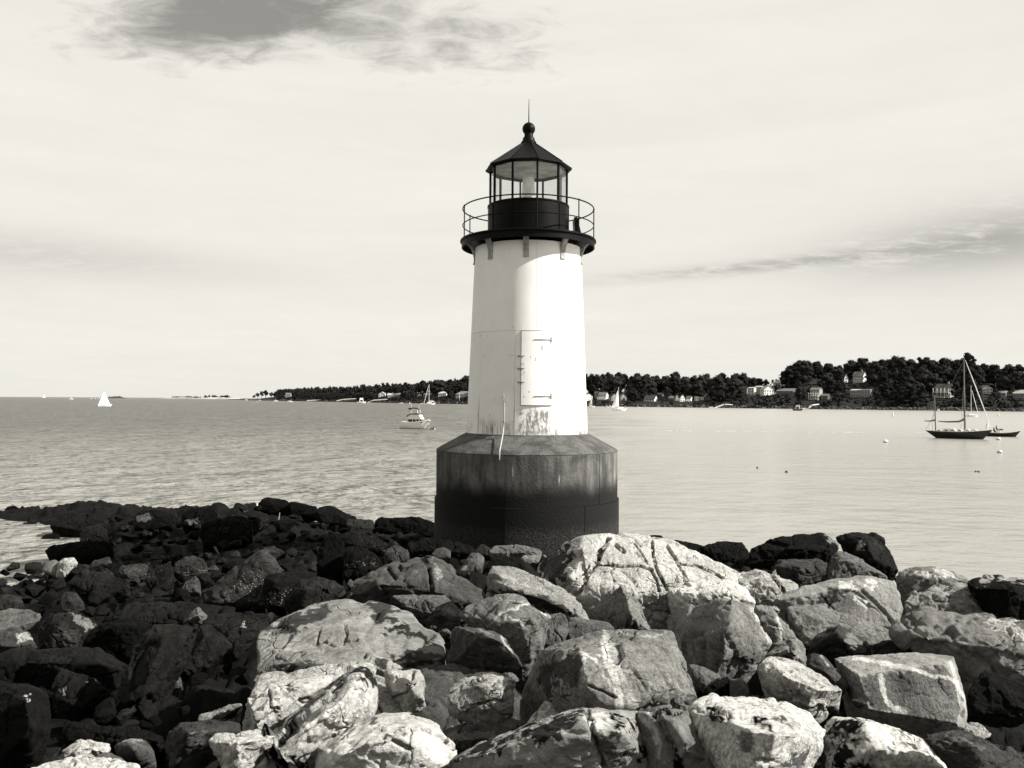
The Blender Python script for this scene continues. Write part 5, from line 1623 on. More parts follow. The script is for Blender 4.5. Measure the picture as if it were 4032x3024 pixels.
# pale tidal flat and seawall stones along the waterline
bm_ = MB()
fl_px = np.arange(2455, 2830, 15)
top = [on_water(c_, 1594 + (c_ - 2455) * 0.028) for c_ in fl_px]
for a, b, c1, c2 in zip(top[:-1], top[1:], fl_px[:-1], fl_px[1:]):
    def low(c_, p):
        d = 9.0 * math.sin(math.pi * (c_ - 2450) / 385.0) + 0.5
        return (p[0] * (p[1] - d) / p[1], p[1] - d, 0.02)
    l1, l2 = low(c1, a), low(c2, b)
    up1, up2 = terrain_pt(c1, 3.0), terrain_pt(c2, 3.0)
    bm_.add([l1, l2, (up2[0], up2[1], up2[2] + .05), (up1[0], up1[1], up1[2] + .05)], [(0, 1, 2, 3)])
tag(bm_.build("beach", mat("tidal_flat", 0.10, 0.9, 0.1, 0.5, 0.5)), kind='structure')
rs = np.random.RandomState(3)
sv, sf = [], []
i0, f0 = ico(1)
for k_ in range(900):
    c_ = rs.uniform(1000, 4300)
    t = rs.uniform(-1.5, 4.5)
    p = terrain_pt(c_, max(t, 0))
    Y = shoreY(c_) + t
    s_ = rs.uniform(.4, 1.1) * (1 + Y / 1500)
    c0 = np.array([ray(c_, 1580)[0] * Y, Y, max(-.1, p[2] * 0.8)])
    sf.append(f0 + len(sv) * len(i0))
    sv.append(i0 * s_ * rs.uniform(.6, 1.2, 3) * rs.uniform(.85, 1.1, (len(i0), 1)) + c0)
tag(link_mesh("shore_stones", np_mesh("shore_stones", np.concatenate(sv), np.concatenate(sf)), mat("far_shore_stone", 0.06, 0.9, 0.1, 0.9, 0.35)),
    "band of dark and pale stones along the far waterline", kind='stuff')

# ---------------------------------------------------------------- houses (boxes in photo pixels keep trees off them)
KEEP = []
WALLS = {n_: mat("house_wall_" + n_, v_, 0.8, 0.2, 0.12, 0.6) for n_, v_ in (("white", 0.74), ("cream", 0.50), ("grey", 0.24), ("dark", 0.08))}
ROOFS = {n_: mat("roof_shingle_" + n_, v_, 0.9, 0.15, 0.25, 1.2) for n_, v_ in (("dark", 0.05), ("grey", 0.13), ("pale", 0.34))}
PANE = mat("window_pane_dark", 0.02, 0.15, 0.5, 0.1)
TRIM = mat("house_trim_white", 0.66, 0.6, 0.3, 0.08)


def ground_hit(px, py):
    """distance behind the shoreline where the sight line meets the hill"""
    ts = np.linspace(1.0, back_len(px) + 40, 260)
    for t in ts:
        Y = shoreY(px) + t
        if at(px, py, Y)[2] <= terrain_z(px, t):
            return t
    return back_len(px)


def gable(m, x0, x1, y0, y1, z0, zr, along='x', over=0.35):
    """solid pitched roof as two thick sloping sheets"""
    th = 0.22
    if along == 'x':
        ym = (y0 + y1) / 2
        for ya, sg in ((y0, -1), (y1, 1)):
            yo = ya + sg * over
            zo = z0 - over * (zr - z0) / abs(ym - ya)
            m.add([(x0 - over, yo, zo), (x1 + over, yo, zo), (x1 + over, ym, zr), (x0 - over, ym, zr),
                   (x0 - over, yo, zo + th), (x1 + over, yo, zo + th), (x1 + over, ym, zr + th), (x0 - over, ym, zr + th)],
                  [(0, 3, 2, 1), (4, 5, 6, 7), (0, 1, 5, 4), (1, 2, 6, 5), (2, 3, 7, 6), (3, 0, 4, 7)])
    else:
        xm = (x0 + x1) / 2
        for xa, sg in ((x0, -1), (x1, 1)):
            xo = xa + sg * over
            zo = z0 - over * (zr - z0) / abs(xm - xa)
            m.add([(xo, y0 - over, zo), (xo, y1 + over, zo), (xm, y1 + over, zr), (xm, y0 - over, zr),
                   (xo, y0 - over, zo + th), (xo, y1 + over, zo + th), (xm, y1 + over, zr + th), (xm, y0 - over, zr + th)],
                  [(0, 3, 2, 1), (4, 5, 6, 7), (0, 1, 5, 4), (1, 2, 6, 5), (2, 3, 7, 6), (3, 0, 4, 7)])


def house(px0, px1, ybase, yeave, yridge, label, wall="white", roof="dark", along='x', nwin=4, floors=2, depth=8.0, rz=None, porch=0, chimney=False, group="houses on the far shore", hip=False):
    pc = (px0 + px1) / 2
    t = ground_hit(pc, ybase)
    Y = shoreY(pc) + t
    b = at(pc, ybase, Y)
    m_ = Y / F
    if rz is None:
        rz = (R(28) if along == 'y' else R(-24)) if pc > 2016 else R(-12)
    w = (px1 - px0) * m_ * .84
    depth = min(depth, w * .8)
    he = (ybase - yeave) * m_
    hr = (ybase - yridge) * m_
    h = thing("house", label, "house", (b[0], b[1], b[2]), rz - math.atan2(b[0], b[1]), group)
    KEEP.append((px0 - 2, px1 + 2, yridge - 3, ybase + 1, Y))
    d = depth
    wl = MB()
    wl.box((0, d / 2, he / 2 - 1.5), (w, d, he + 3))
    if hr > he + 0.3 and not hip:
        if along == 'x':
            for x_ in (-w / 2, w / 2):
                s_ = 0.12 * (1 if x_ > 0 else -1)
                wl.prism([(0, he), (d, he), (d / 2, hr)], 'x', min(x_, x_ - s_), max(x_, x_ - s_))
        else:
            wl.prism([(-w / 2, he), (w / 2, he), (0, hr)], 'y', 0, d)
    wl.build("wall", WALLS[wall], h)
    rf = MB()
    if hr <= he + 0.3:
        rf.box((0, d / 2, he + 0.12), (w + 0.5, d + 0.5, 0.24))
    elif hip:
        k_ = min(w, d) * 0.42
        rf.add([(-w / 2 - .4, -.4, he), (w / 2 + .4, -.4, he), (w / 2 + .4, d + .4, he), (-w / 2 - .4, d + .4, he), (-w / 2 + k_, d / 2, hr), (w / 2 - k_, d / 2, hr)],
               [(0, 3, 2, 1), (0, 1, 5, 4), (1, 2, 5), (2, 3, 4, 5), (3, 0, 4)])
    else:
        gable(rf, -w / 2, w / 2, 0, d, he, hr, along)
    r_ = rf.build("roof", ROOFS[roof], h)
    if chimney:
        c = MB()
        c.box((w * 0.22, d / 2, hr + 0.5), (0.8, 0.8, 2.2))
        c.build("chimney", WALLS["grey"], r_)
    fh = he / floors
    for fl_ in range(floors):
        for i in range(nwin):
            x_ = -w / 2 + w * (i + 0.5) / nwin
            ww, wh = min(1.0, w / nwin * 0.4), min(1.35, fh * 0.45)
            zc_ = fh * fl_ + fh * 0.52
            f_ = MB()
            f_.box((x_, -0.03, zc_), (ww + 0.2, 0.10, wh + 0.2))
            fo = f_.build("window", TRIM, h)
            p_ = MB()
            p_.box((x_, -0.10, zc_), (ww, 0.04, wh))
            p_.build("pane", PANE, fo)
    for lv in range(porch):
        z_ = fh * (porch - lv - 1)
        pd = MB()
        pd.box((0, -1.3, z_ + 0.0), (w * 1.06, 2.6, 0.28))
        pd.box((0, -2.5, z_ + 1.0), (w * 1.06, 0.10, 0.12))
        po = pd.build("porch", TRIM, h)
        for i in range(5):
            c = MB()
            c.box((-w * 0.5 + w * i / 4, -2.5, z_ + fh / 2 - (0 if lv < porch - 1 else 0.6)), (0.28, 0.28, fh + (0 if lv < porch - 1 else 1.2)))
            c.build("column", TRIM, po)
    return h


# towards +x, on the wooded hill
house(3323, 3341, 1506, 1487, 1470, "narrow white gable house high on the hill under the gap in the trees", "white", "dark", 'y', 1, 2, 10)
house(3354, 3402, 1508, 1480, 1464, "tall pale house with dormers near the hilltop, beside the narrow white gable", "cream", "grey", 'x', 5, 3, 9, chimney=True)
house(3339, 3434, 1566, 1537, 1533, "long flat two-storey house with a row of windows halfway up the hill", "grey", "pale", 'x', 7, 2, 9)
house(3186, 3230, 1572, 1534, 1527, "pale narrow house with tall porch posts on the wooded slope", "grey", "grey", 'x', 3, 3, 9, porch=2)
house(3230, 3262, 1574, 1558, 1552, "low dim house wing half hidden by trees beside the tall porch posts", "dark", "grey", 'x', 3, 1, 7)
house(3050, 3130, 1553, 1540, 1530, "long low grey house with a dark roof among the trees", "dark", "grey", 'x', 6, 1, 9)
house(3676, 3746, 1565, 1528, 1512, "grey house with a dark roof and two white porch decks behind the yawl", "grey", "dark", 'x', 5, 2, 9, porch=2, chimney=True)
house(3866, 3912, 1552, 1529, 1518, "pale gabled house with a white garden wall on the slope", "cream", "grey", 'y', 3, 2, 9)
house(3985, 4060, 1570, 1549, 1536, "long pale grey house at the frame edge on the slope", "grey", "pale", 'x', 5, 1, 9)
house(3930, 3962, 1562, 1546, 1540, "dim garage between two tree trunks on the slope", "grey", "pale", 'x', 2, 1, 7)
house(3040, 3080, 1516, 1508, 1500, "small light gable roof showing over the treetops", "cream", "pale", 'x', 2, 1, 8)
house(3194, 3222, 1512, 1500, 1490, "small dim house high among dark trees", "grey", "dark", 'y', 2, 1, 8)
# big white terraces
house(2918, 2944, 1553, 1530, 1522, "narrow grey end house of the white terrace", "grey", "dark", 'x', 2, 2, 9)
house(2944, 2972, 1556, 1528, 1525, "square white block of the terrace, second from its grey end", "white", "pale", 'x', 2, 3, 9)
house(2972, 3003, 1552, 1524, 1520, "grey three-storey middle block of the white terrace", "grey", "pale", 'x', 3, 3, 9)
house(3003, 3054, 1556, 1534, 1519, "white gabled double house with balconies at the terrace end", "white", "pale", 'y', 4, 2, 9, porch=1)
# village by the tidal flat
house(2630, 2658, 1577, 1567, 1560, "small dim house at the village end by the tidal flat", "dark", "grey", 'x', 3, 1, 7)
house(2658, 2676, 1578, 1563, 1552, "grey narrow gable house with two windows in the village", "grey", "dark", 'y', 2, 2, 8)
house(2677, 2700, 1581, 1565, 1553, "bright white gable house in the middle of the village", "white", "dark", 'y', 2, 2, 8)
house(2700, 2722, 1580, 1568, 1560, "white house with a porch beside the bright gable", "white", "grey", 'x', 3, 2, 7, porch=1)
house(2733, 2752, 1578, 1564, 1562, "flat-roofed white house near the low sheds", "white", "pale", 'x', 2, 1, 7)
house(2754, 2772, 1576, 1567, 1564, "low white shed at the end of the village row", "white", "pale", 'x', 2, 1, 6)
house(2775, 2798, 1575, 1562, 1550, "dim gable house partly behind bushes", "dark", "grey", 'y', 2, 2, 8)
house(2530, 2582, 1580, 1572, 1557, "dark-roofed house with a bright white end gable above the seawall", "white", "dark", 'x', 4, 1, 8)
house(2586, 2610, 1562, 1554, 1547, "small dark house with a white gable among trees", "dark", "dark", 'x', 2, 1, 7)
house(2403, 2440, 1577, 1562, 1549, "grey gabled house behind the sailing sloop", "grey", "dark", 'y', 3, 2, 9)
house(2441, 2470, 1578, 1562, 1550, "second grey gabled house beside the sail", "grey", "grey", 'y', 3, 2, 9)
house(2446, 2468, 1548, 1539, 1529, "small pale gable house above the two grey ones", "cream", "grey", 'y', 2, 1, 7)
house(2352, 2390, 1573, 1555, 1545, "pale house with white dormers near the lighthouse tower", "cream", "grey", 'x', 4, 2, 8, porch=1)
house(2338, 2360, 1568, 1552, 1542, "dim narrow house tucked behind the dormered one", "grey", "grey", 'x', 2, 2, 8)
house(2300, 2338, 1577, 1560, 1549, "white gable house close to the lighthouse edge", "white", "grey", 'y', 3, 2, 8)
house(2300, 2318, 1548, 1540, 1532, "small white house higher up by the lighthouse edge", "white", "pale", 'y', 1, 1, 7)
# towards -x
house(1788, 1858, 1563, 1552, 1540, "wide hip-roofed white house next to the lighthouse edge, with a mast in front", "cream", "grey", 'x', 6, 1, 12, hip=True)
house(1722, 1760, 1560, 1549, 1541, "white house with a pale hip roof above the seawall", "white", "pale", 'x', 4, 1, 10, hip=True)
house(1665, 1700, 1560, 1554, 1549, "low house with pale roof behind the moored sloop", "grey", "pale", 'x', 4, 1, 9)
house(1642, 1660, 1561, 1555, 1549, "small gabled cottage with a white end", "white", "grey", 'y', 2, 1, 8)
house(1520, 1574, 1562, 1556, 1549, "long cottage with a pale pitched roof", "cream", "pale", 'x', 5, 1, 9)
house(1488, 1518, 1562, 1552, 1543, "bright white house beside the long cottage", "white", "pale", 'y', 3, 2, 9)
house(1122, 1146, 1564, 1553, 1547, "dim house with one bright wall at the point of the headland", "grey", "grey", 'x', 3, 2, 10)

# ---------------------------------------------------------------- trees
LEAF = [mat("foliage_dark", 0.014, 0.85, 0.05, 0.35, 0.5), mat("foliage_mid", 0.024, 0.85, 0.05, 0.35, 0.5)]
BARK = mat("bark", 0.06, 0.9, 0.1, 0.3, 2.0)


def crown_mesh(seed, w, h, lobes, leaves, leaf, base, sub_=2):
    """leaf clumps through the volume of the crown, on loose lobes of uneven size"""
    rs = np.random.RandomState(seed)
    V, Fc, n = [], [], 0
    Lc = []
    for _ in range(lobes):
        th, rr, zz_ = rs.uniform(0, 2 * math.pi), math.sqrt(rs.uniform(.2, 1)), rs.uniform(0, 1)
        prof = math.sin(math.pi * (0.18 + 0.80 * zz_)) ** 0.7
        c = np.array([w / 2 * rr * prof * 0.78 * math.cos(th), w / 2 * rr * prof * 0.78 * math.sin(th), base + (h - base) * (0.06 + 0.84 * zz_)])
        r = rs.uniform(0.12, 0.23) * w
        Lc.append((c, r))
    iV, iF = ico(sub_)
    for c, r in Lc:
        V.append(iV * r * 0.78 * rs.uniform(.75, 1.1, (len(iV), 1)) * np.array([1, 1, .82]) + c)
        Fc.append(np.concatenate([iF, iF[:, 2:3]], 1) + n)
        n += len(iV)
        d = rs.normal(size=(leaves, 3))
        d /= np.linalg.norm(d, axis=1)[:, None]
        p = c + d * r * rs.uniform(.76, 1.10, (leaves, 1)) * np.array([1, 1, .85])
        a = rs.normal(size=(leaves, 3))
        a -= d * np.sum(a * d, 1)[:, None] * 0.6
        a /= np.linalg.norm(a, axis=1)[:, None]
        b = np.cross(d, a)
        b /= np.linalg.norm(b, axis=1)[:, None] + 1e-9
        s1 = leaf * rs.uniform(.6, 1.3, (leaves, 1))
        quad = np.stack([p - a * s1 - b * s1 * .6, p + a * s1 * .4 - b * s1 * .7, p + a * s1, p - a * s1 * .3 + b * s1 * .8], 1).reshape(-1, 3)
        V.append(quad)
        Fc.append(np.arange(leaves * 4).reshape(-1, 4) + n)
        n += leaves * 4
    F_ = np.concatenate(Fc)
    V = np.concatenate(V)
    me = bpy.data.meshes.new("crown")
    me.from_pydata(V.tolist(), [], [tuple(f) if f[2] != f[3] else tuple(f[:3]) for f in F_.tolist()])
    return me


def trunk_mesh(seed, h, r, w):
    rs = np.random.RandomState(seed)
    t = MB()
    top = (rs.uniform(-.3, .3), rs.uniform(-.3, .3), h * 0.72)
    t.tube([(0, 0, -1.5), (rs.uniform(-.1, .1), 0, h * .3), top], [r * 1.3, r, r * .45], 6)
    for k_ in range(4):
        a = rs.uniform(0, 6.28)
        t.tube([(0, 0, h * rs.uniform(.28, .45)), (w * .2 * math.cos(a), w * .2 * math.sin(a), h * .55), (w * .34 * math.cos(a), w * .34 * math.sin(a), h * .72)], [r * .55, r * .4, r * .2], 5)
    me = bpy.data.meshes.new("trunk")
    me.from_pydata(t.v, [], t.f)
    return me


CROWNS = []
for i in range(7):
    w = (9.5, 11, 8.5, 12, 10, 9, 7.5)[i]
    h = (13, 12, 14, 13.5, 12.5, 15, 13)[i]
    me = crown_mesh(40 + i, w, h, 26, 64, 0.34, h * (.08 if i != 5 else .2))
    me.materials.append(LEAF[i % 2])
    tm = trunk_mesh(70 + i, h, 0.35, w)
    tm.materials.append(BARK)
    CROWNS.append((me, tm, w, h))
pine = crown_mesh(90, 8.5, 12, 7, 60, 0.5, 7.0)
pine.materials.append(LEAF[0])
ptm = trunk_mesh(91, 13, .32, 6)
ptm.materials.append(BARK)
bush = crown_mesh(95, 5, 3.6, 8, 60, 0.34, 0.2)
bush.materials.append(LEAF[1])


def tree(px, t, sc, kind, label, group, name="tree", cat="tree"):
    p = terrain_pt(px, t)
    me, tm, w, h = kind
    o = thing(name, label, cat, (p[0], p[1], p[2] - 0.3), random.uniform(0, 6.28), group)
    o.scale = (sc * random.uniform(.9, 1.15), sc * random.uniform(.9, 1.15), sc)
    c = link_mesh("crown", me, None, o)
    if tm:
        link_mesh("trunk", tm, None, o)
    return o


def hides_house(px, t, w, h, k_=.27):
    p = terrain_pt(px, t)
    m_ = F / p[1]
    Q = project(np.array([p]))[0]
    x0, x1, y0, y1 = Q[0] - w * m_ * k_, Q[0] + w * m_ * k_, Q[1] - h * m_ * .8, Q[1]
    for a, b, c_, d, Y in KEEP:
        if p[1] < Y + 5 and x0 < b and x1 > a and y0 < d and y1 > c_:
            return True
    return False


random.seed(8)
rows_t = [1.40, 1.20, 1.0, 0.86, 0.72, 0.58, 0.45, 0.33, 0.22, 0.12]
spots = []
for ri, f in enumerate(rows_t):
    px = 1085 + random.uniform(0, 15)
    while px < 4130:
        Y = shoreY(px)
        step = F / Y * (7.4 if px > 2250 else 5.4)
        t = back_len(px) * f + random.uniform(-5, 5)
        spots.append((px + random.uniform(-.3, .3) * step, max(6, t), ri))
        px += step

ZONES = [(1180, "by the pines of the headland point"), (1300, "behind the first white pier of the headland"), (1440, "behind the middle piers of the headland"), (1600, "round the long pale cottage"), (1900, "round the hip-roofed houses"),
         (2400, "over the dormered house near the lighthouse"), (2520, "round the two grey gabled houses"), (2640, "by the dark-roofed house over the seawall"), (2830, "over the white village"), (2910, "between village and white terrace"), (3060, "round the white terrace"),
         (3180, "over the long low grey house"), (3300, "round the house with tall posts"), (3345, "by the narrow white gable house"), (3450, "round the tall pale house with dormers"), (3640, "between the flat house and the porch-deck house"), (3760, "round the house with porch decks"), (3860, "behind the yawl's masts"), (3960, "round the pale gabled house"), (9999, "over the long house at the frame edge")]


def tree_label(px, t):
    z_ = next(n_ for x_, n_ in ZONES if px < x_)
    f = t / back_len(px)
    return ("dark leafy tree on the skyline " if f > .93 else "dark leafy tree halfway up the slope " if f > .4 else "dark leafy tree low on the bank ") + z_


rest = []
for px, t, ri in spots:
    k_ = CROWNS[random.randrange(7)]
    p = terrain_pt(px, t)
    sc = random.uniform(.85, 1.5) if px > 2250 else random.uniform(.95, 1.5)
    if ri <= 2:
        ty = np.interp(px, [a for a, _ in TREETOP], [b for _, b in TREETOP])
        want = at(px, ty, p[1])[2] - p[2]
        sc = float(np.clip(want / k_[3] * random.uniform(.93, 1.07), .45, 1.6))
    elif ri >= 7:
        sc *= 0.72
    if hides_house(px, t, k_[2] * sc, k_[3] * sc):
        for f_ in (.6, .38, .22):
            if not hides_house(px, t, k_[2] * sc * f_, k_[3] * sc * f_):
                break
        else:
            continue
        sc *= f_
    rest.append((px, t, sc, k_, p[1] / sc + (1e6 if 1880 < px < 2270 else 0)))   # those behind the tower go into the woodland mass
rest.sort(key=lambda r_: r_[4])
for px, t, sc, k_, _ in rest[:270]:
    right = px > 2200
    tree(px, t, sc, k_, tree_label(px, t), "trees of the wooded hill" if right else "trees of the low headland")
wood = rest[270:]
if wood:
    VV, FF, n = [], [], 0
    for px, t, sc, k_, _ in wood:
        p = terrain_pt(px, t)
        if not hasattr(tree, "cache"):
            tree.cache = {}
        ci = int(px) % 3
        if ci not in tree.cache:
            me = crown_mesh(300 + ci, 11.5, 13, 13, 5, 0.6, 1.0, 1)
            co = np.zeros(len(me.vertices) * 3, np.float32)
            me.vertices.foreach_get('co', co)
            tree.cache[ci] = (co.reshape(-1, 3), np.array([list(pg.vertices) + ([pg.vertices[2]] if len(pg.vertices) == 3 else []) for pg in me.polygons]))
            bpy.data.meshes.remove(me)
        co, keep = tree.cache[ci]
        VV.append(co * sc + p)
        FF.append(keep + n)
        n += len(co)
    Vw, Fw = np.concatenate(VV), np.concatenate(FF)
    me = bpy.data.meshes.new("woodland")
    me.from_pydata(Vw.tolist(), [], [tuple(f) if f[2] != f[3] else tuple(f[:3]) for f in Fw.tolist()])
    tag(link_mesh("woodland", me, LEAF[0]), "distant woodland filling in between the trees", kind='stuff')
# open-crowned pines on the point
for px, t, s_ in ((1000, 6, .62), (1014, 10, .85), (1030, 12, .95), (1046, 10, 1.0), (1069, 14, 1.0), (1084, 12, .9)):
    p = terrain_pt(px, t)
    ty = float(np.interp(px, [a for a, _ in TREETOP], [b for _, b in TREETOP]))
    want = at(px, ty, p[1])[2] - p[2]
    tree(px, t, max(.5, want / 12.0) * s_, (pine, ptm, 8.5, 12), "open-crowned pine with bare trunk at the tip of the headland", "pines at the tip of the headland", "pine_tree")
for k_ in range(90):
    px = random.uniform(2300, 4060) if k_ < 60 else random.uniform(1080, 1860)
    t = random.uniform(4.5, 12) * (1 if px > 2200 else 2)
    s_ = random.uniform(.6, 1.2)
    if hides_house(px, t, 5 * s_, 3.6 * s_) or 2480 < px < 2640:
        continue
    tree(px, t, s_, (bush, None, 5, 3.6), "low shrub along the far bank above the waterline", "shrubs on the far bank", "shrub", "shrub")

# ---------------------------------------------------------------- islands on the horizon
def island(name, x0, x1, y_top, ywl, label, tree_list, tone):
    Y = on_water((x0 + x1) / 2, ywl)[1] if ywl > 1568.5 + 1 else 4300
    Y = min(Y, 4300)
    a, b = at(x0, ywl, Y), at(x1, ywl, Y)
    n = 26
    V, Fc = [], []
    hmax = (ywl - y_top) / F * Y
    for j in range(5):
        v = j / 4
        for i in range(n):
            u = i / (n - 1)
            hh = hmax * (math.sin(math.pi * u) ** .6) * math.sin(math.pi * min(1, v * 1.0 + .0)) * (0.75 + .4 * random.random())
            V.append((a[0] + (b[0] - a[0]) * u, Y + 120 * (v - .5), max(0, hh) - .2))
    idx = np.arange(n * 5).reshape(5, n)
    me = np_mesh(name, np.array(V), np.stack([idx[:-1, :-1], idx[:-1, 1:], idx[1:, 1:], idx[1:, :-1]], -1).reshape(-1, 4), True)
    tag(link_mesh(name, me, mat("island_ground_%d" % int(tone * 100), tone, .9, .1, .4, .02)), kind='structure')
    for px, hpx in tree_list:
        k_ = CROWNS[random.randrange(7)]
        s_ = hpx / F * Y / k_[3]
        p = at(px, ywl, Y)
        o = thing("tree", label, "tree", (p[0], Y, hmax * .35), random.uniform(0, 6), "trees of the horizon islands")
        o.scale = (s_ * 1.5, s_ * 1.5, s_)
        link_mesh("crown", k_[0], None, o)
        link_mesh("trunk", k_[1], None, o)


random.seed(4)
L_ = "tiny dark tree on a low island at the horizon"
island("island", 640, 790, 1564, 1570, L_, [(x_, random.uniform(7, 10)) for x_ in range(680, 790, 9)], 0.22)
island("island", 770, 960, 1563, 1571, L_, [(x_, random.uniform(7, 14)) for x_ in range(808, 905, 8)], 0.30)
island("island", 425, 486, 1560, 1567.5, L_, [(x_, random.uniform(5, 7)) for x_ in range(432, 480, 9)], 0.03)
island("island", 905, 1010, 1570, 1575, L_, [], 0.04)

# ================================================================ boats
HULL_W = mat("white_gelcoat", 0.62, 0.35, 0.5, 0.06, 1.0)
HULL_D = mat("dark_hull_paint", 0.012, 0.3, 0.5, 0.1, 1.0)
DECK = mat("deck_paint", 0.50, 0.6, 0.3, 0.1, 2.0)
SAIL = mat("white_sailcloth", 0.68, 0.8, 0.15, 0.06, 1.0)
CANVAS = mat("black_canvas", 0.014, 0.8, 0.2, 0.2, 2.0)
COVER = mat("grey_sail_cover", 0.10, 0.8, 0.2, 0.2, 2.0)
SPAR_D = mat("varnished_spar", 0.10, 0.4, 0.4, 0.2, 2.0)
SPAR_L = mat("pale_spar", 0.55, 0.4, 0.4, 0.1, 2.0)
TINT = mat("tinted_window", 0.012, 0.15, 0.5, 0.1)


def hull_mb(L, B, fb, sheer=0.3, rake=0.12, counter=0.06, stern=0.75, draft=0.35, n=17):
    """lofted hull: bow towards +x, waterline at z = 0"""
    m = MB()
    vs, P = [], 6
    for i in range(n):
        u = i / (n - 1)                     # 0 stern .. 1 bow
        hb = B / 2 * ((stern + (1 - stern) * min(1, u / .45)) if u < .45 else max(0.0, 1 - ((u - .45) / .55) ** 2.2))
        zs = fb * (1 + sheer * (2 * u - .8) ** 2 * (1.0 if u > .4 else .55))
        for j in range(P):
            v = j / (P - 1)                 # 0 keel .. 1 sheer
            z = -draft + (zs + draft) * v
            y = hb * (v ** .45) if v > 0 else 0
            f = max(0, z) / zs
            xs, xb = -L / 2 + L * counter * (1 - f), L / 2 - L * rake * (1 - f)
            vs.append((xs + (xb - xs) * u, y, z))
    k = n * P
    vs2 = [(x, -y, z) for x, y, z in vs]
    fs = []
    for i in range(n - 1):
        for j in range(P - 1):
            a = i * P + j
            fs.append((a, a + P, a + P + 1, a + 1))
            fs.append((k + a, k + a + 1, k + a + P + 1, k + a + P))
    fs.append(tuple(range(P)) + tuple(k + j for j in range(P - 1, 0, -1)))
    m.add(vs + vs2, fs, False)
    deck = [(vs[i * P + P - 1], vs2[i * P + P - 1]) for i in range(n)]
    return m, deck


def deck_mb(deck, drop=0.06):
    d = MB()
    for (a, b), (c, e) in zip(deck[:-1], deck[1:]):
        d.add([(a[0], a[1], a[2] - drop), (b[0], b[1], b[2] - drop), (e[0], e[1], e[2] - drop), (c[0], c[1], c[2] - drop)], [(0, 1, 2, 3)])
    return d


def rail_mb(deck, r=0.035, dz=0.0):
    d = MB()
    d.tube([(a[0], a[1], a[2] + dz) for a, b in deck], r, 5)
    d.tube([(b[0], b[1], b[2] + dz) for a, b in deck], r, 5)
    return d


def boat_at(px, py, L_px, ang, name, label, cat="boat", group=None):
    """empty on the water; returns it with metres per pixel and the true length for the apparent length"""
    p = on_water(px, py)
    o = thing(name, label, cat, (p[0], p[1], 0), ang - math.atan2(p[0], p[1]), group)
    m = p[1] / F
    return o, m, L_px * m / max(.35, abs(math.cos(ang)))


def sail_mb(pts, bulge=0.25, n=8):
    """triangular sail with belly: luff head, tack, clew"""
    h, t, c = [Vector(p) for p in pts]
    nrm = (t - h).cross(c - h).normalized()
    m = MB()
    vs, ids = [], {}
    for i in range(n + 1):
        for j in range(n + 1 - i):
            a, b = i / n, j / n
            p = h * (1 - a - b) + t * a + c * b
            p = p + nrm * bulge * 6.75 * (1 - a - b) * max(a, 0.02) ** .7 * b * 2
            ids[(i, j)] = len(vs)
            vs.append(p)
    fs = []
    for i in range(n):
        for j in range(n - i):
            fs.append((ids[i, j], ids[i + 1, j], ids[i, j + 1]))
            if i + j < n - 1:
                fs.append((ids[i + 1, j], ids[i + 1, j + 1], ids[i, j + 1]))
    k = len(vs)
    m.add(list(vs) + [v + nrm * 0.02 for v in vs], fs + [tuple(k + i for i in f[::-1]) for f in fs], True)
    return m


# --- white motorboat with black canvas tops
o, m, L = boat_at(1634, 1688, 112, R(-24), "motorboat", "white motor cruiser with a black bimini top and tinted cabin windows")
B, fb = L * .34, 25 * m
hm, dk = hull_mb(L, B, fb, .30, .13, 0.0, .9)
hl = hm.build("hull", HULL_W, o)
deck_mb(dk).build("deck", DECK, o)
rail_mb(dk, .05, .02).build("rub_rail", HULL_W, o)
bt = MB()
bt.box((-.25, 0, 0.02), (L * .86, B * .72, .10))
bt.build("boot_stripe", HULL_D, o)
zc0 = fb * 0.98
cab = MB()
hh = 13 * m
cab.prism([(-L * .22, zc0), (L * .30, zc0), (L * .24, zc0 + hh), (-L * .20, zc0 + hh)], 'y', -B * .36, B * .36)
cabin = cab.build("cabin_windows", TINT, o)
for u in (-.20, -.04, .08, .19):
    pz = MB()
    pz.tube([(L * (u + .02), -B * .37, zc0), (L * u, -B * .365, zc0 + hh)], .05, 5)
    pz.tube([(L * (u + .02), B * .37, zc0), (L * u, B * .365, zc0 + hh)], .05, 5)
    pz.build("window_post", HULL_W, cabin)
z2 = zc0 + hh
hood = MB()
hood.prism([(-L * .20, z2), (L * .27, z2), (L * .17, z2 + 20 * m), (-L * .13, z2 + 20 * m), (-L * .2, z2 + 9 * m)], 'y', -B * .37, B * .37)
hood.build("fly_bridge_hood", HULL_W, o)
z3 = z2 + 20 * m
ct = MB()
ct.prism([(-L * .24, z3 - 10 * m), (-L * .23, z3 - 6 * m), (-L * .10, z3 + 2 * m), (L * .10, z3 + 3.5 * m), (L * .19, z3 + 1 * m), (L * .19, z3 - 1.5 * m), (-L * .10, z3 - 1.5 * m)], 'y', -B * .40, B * .40)
ct.build("canvas_rim", CANVAS, o)
z4 = z3 + 24 * m
bi_ = MB()
top_ = [(-L * .19, z4 - 3 * m), (-L * .17, z4), (-L * .02, z4 + 1.5 * m), (L * .10, z4 - 1 * m), (L * .13, z4 - 6 * m)]
bi_.prism(top_ + [(x_, z_ - 3.2 * m) for x_, z_ in top_[::-1]], 'y', -B * .36, B * .36)
bi_.build("bimini_top", CANVAS, o)
for xa, xb in ((-.18, -.16), (-.18, -.20), (.12, .15), (.11, .10)):
    for sy in (-1, 1):
        pb = MB()
        pb.tube([(L * xb, sy * B * .35, z3 - 3 * m), (L * xa, sy * B * .35, z4 - 5 * m)], .045, 5)
        pb.build("bimini_leg", SPAR_L, o)
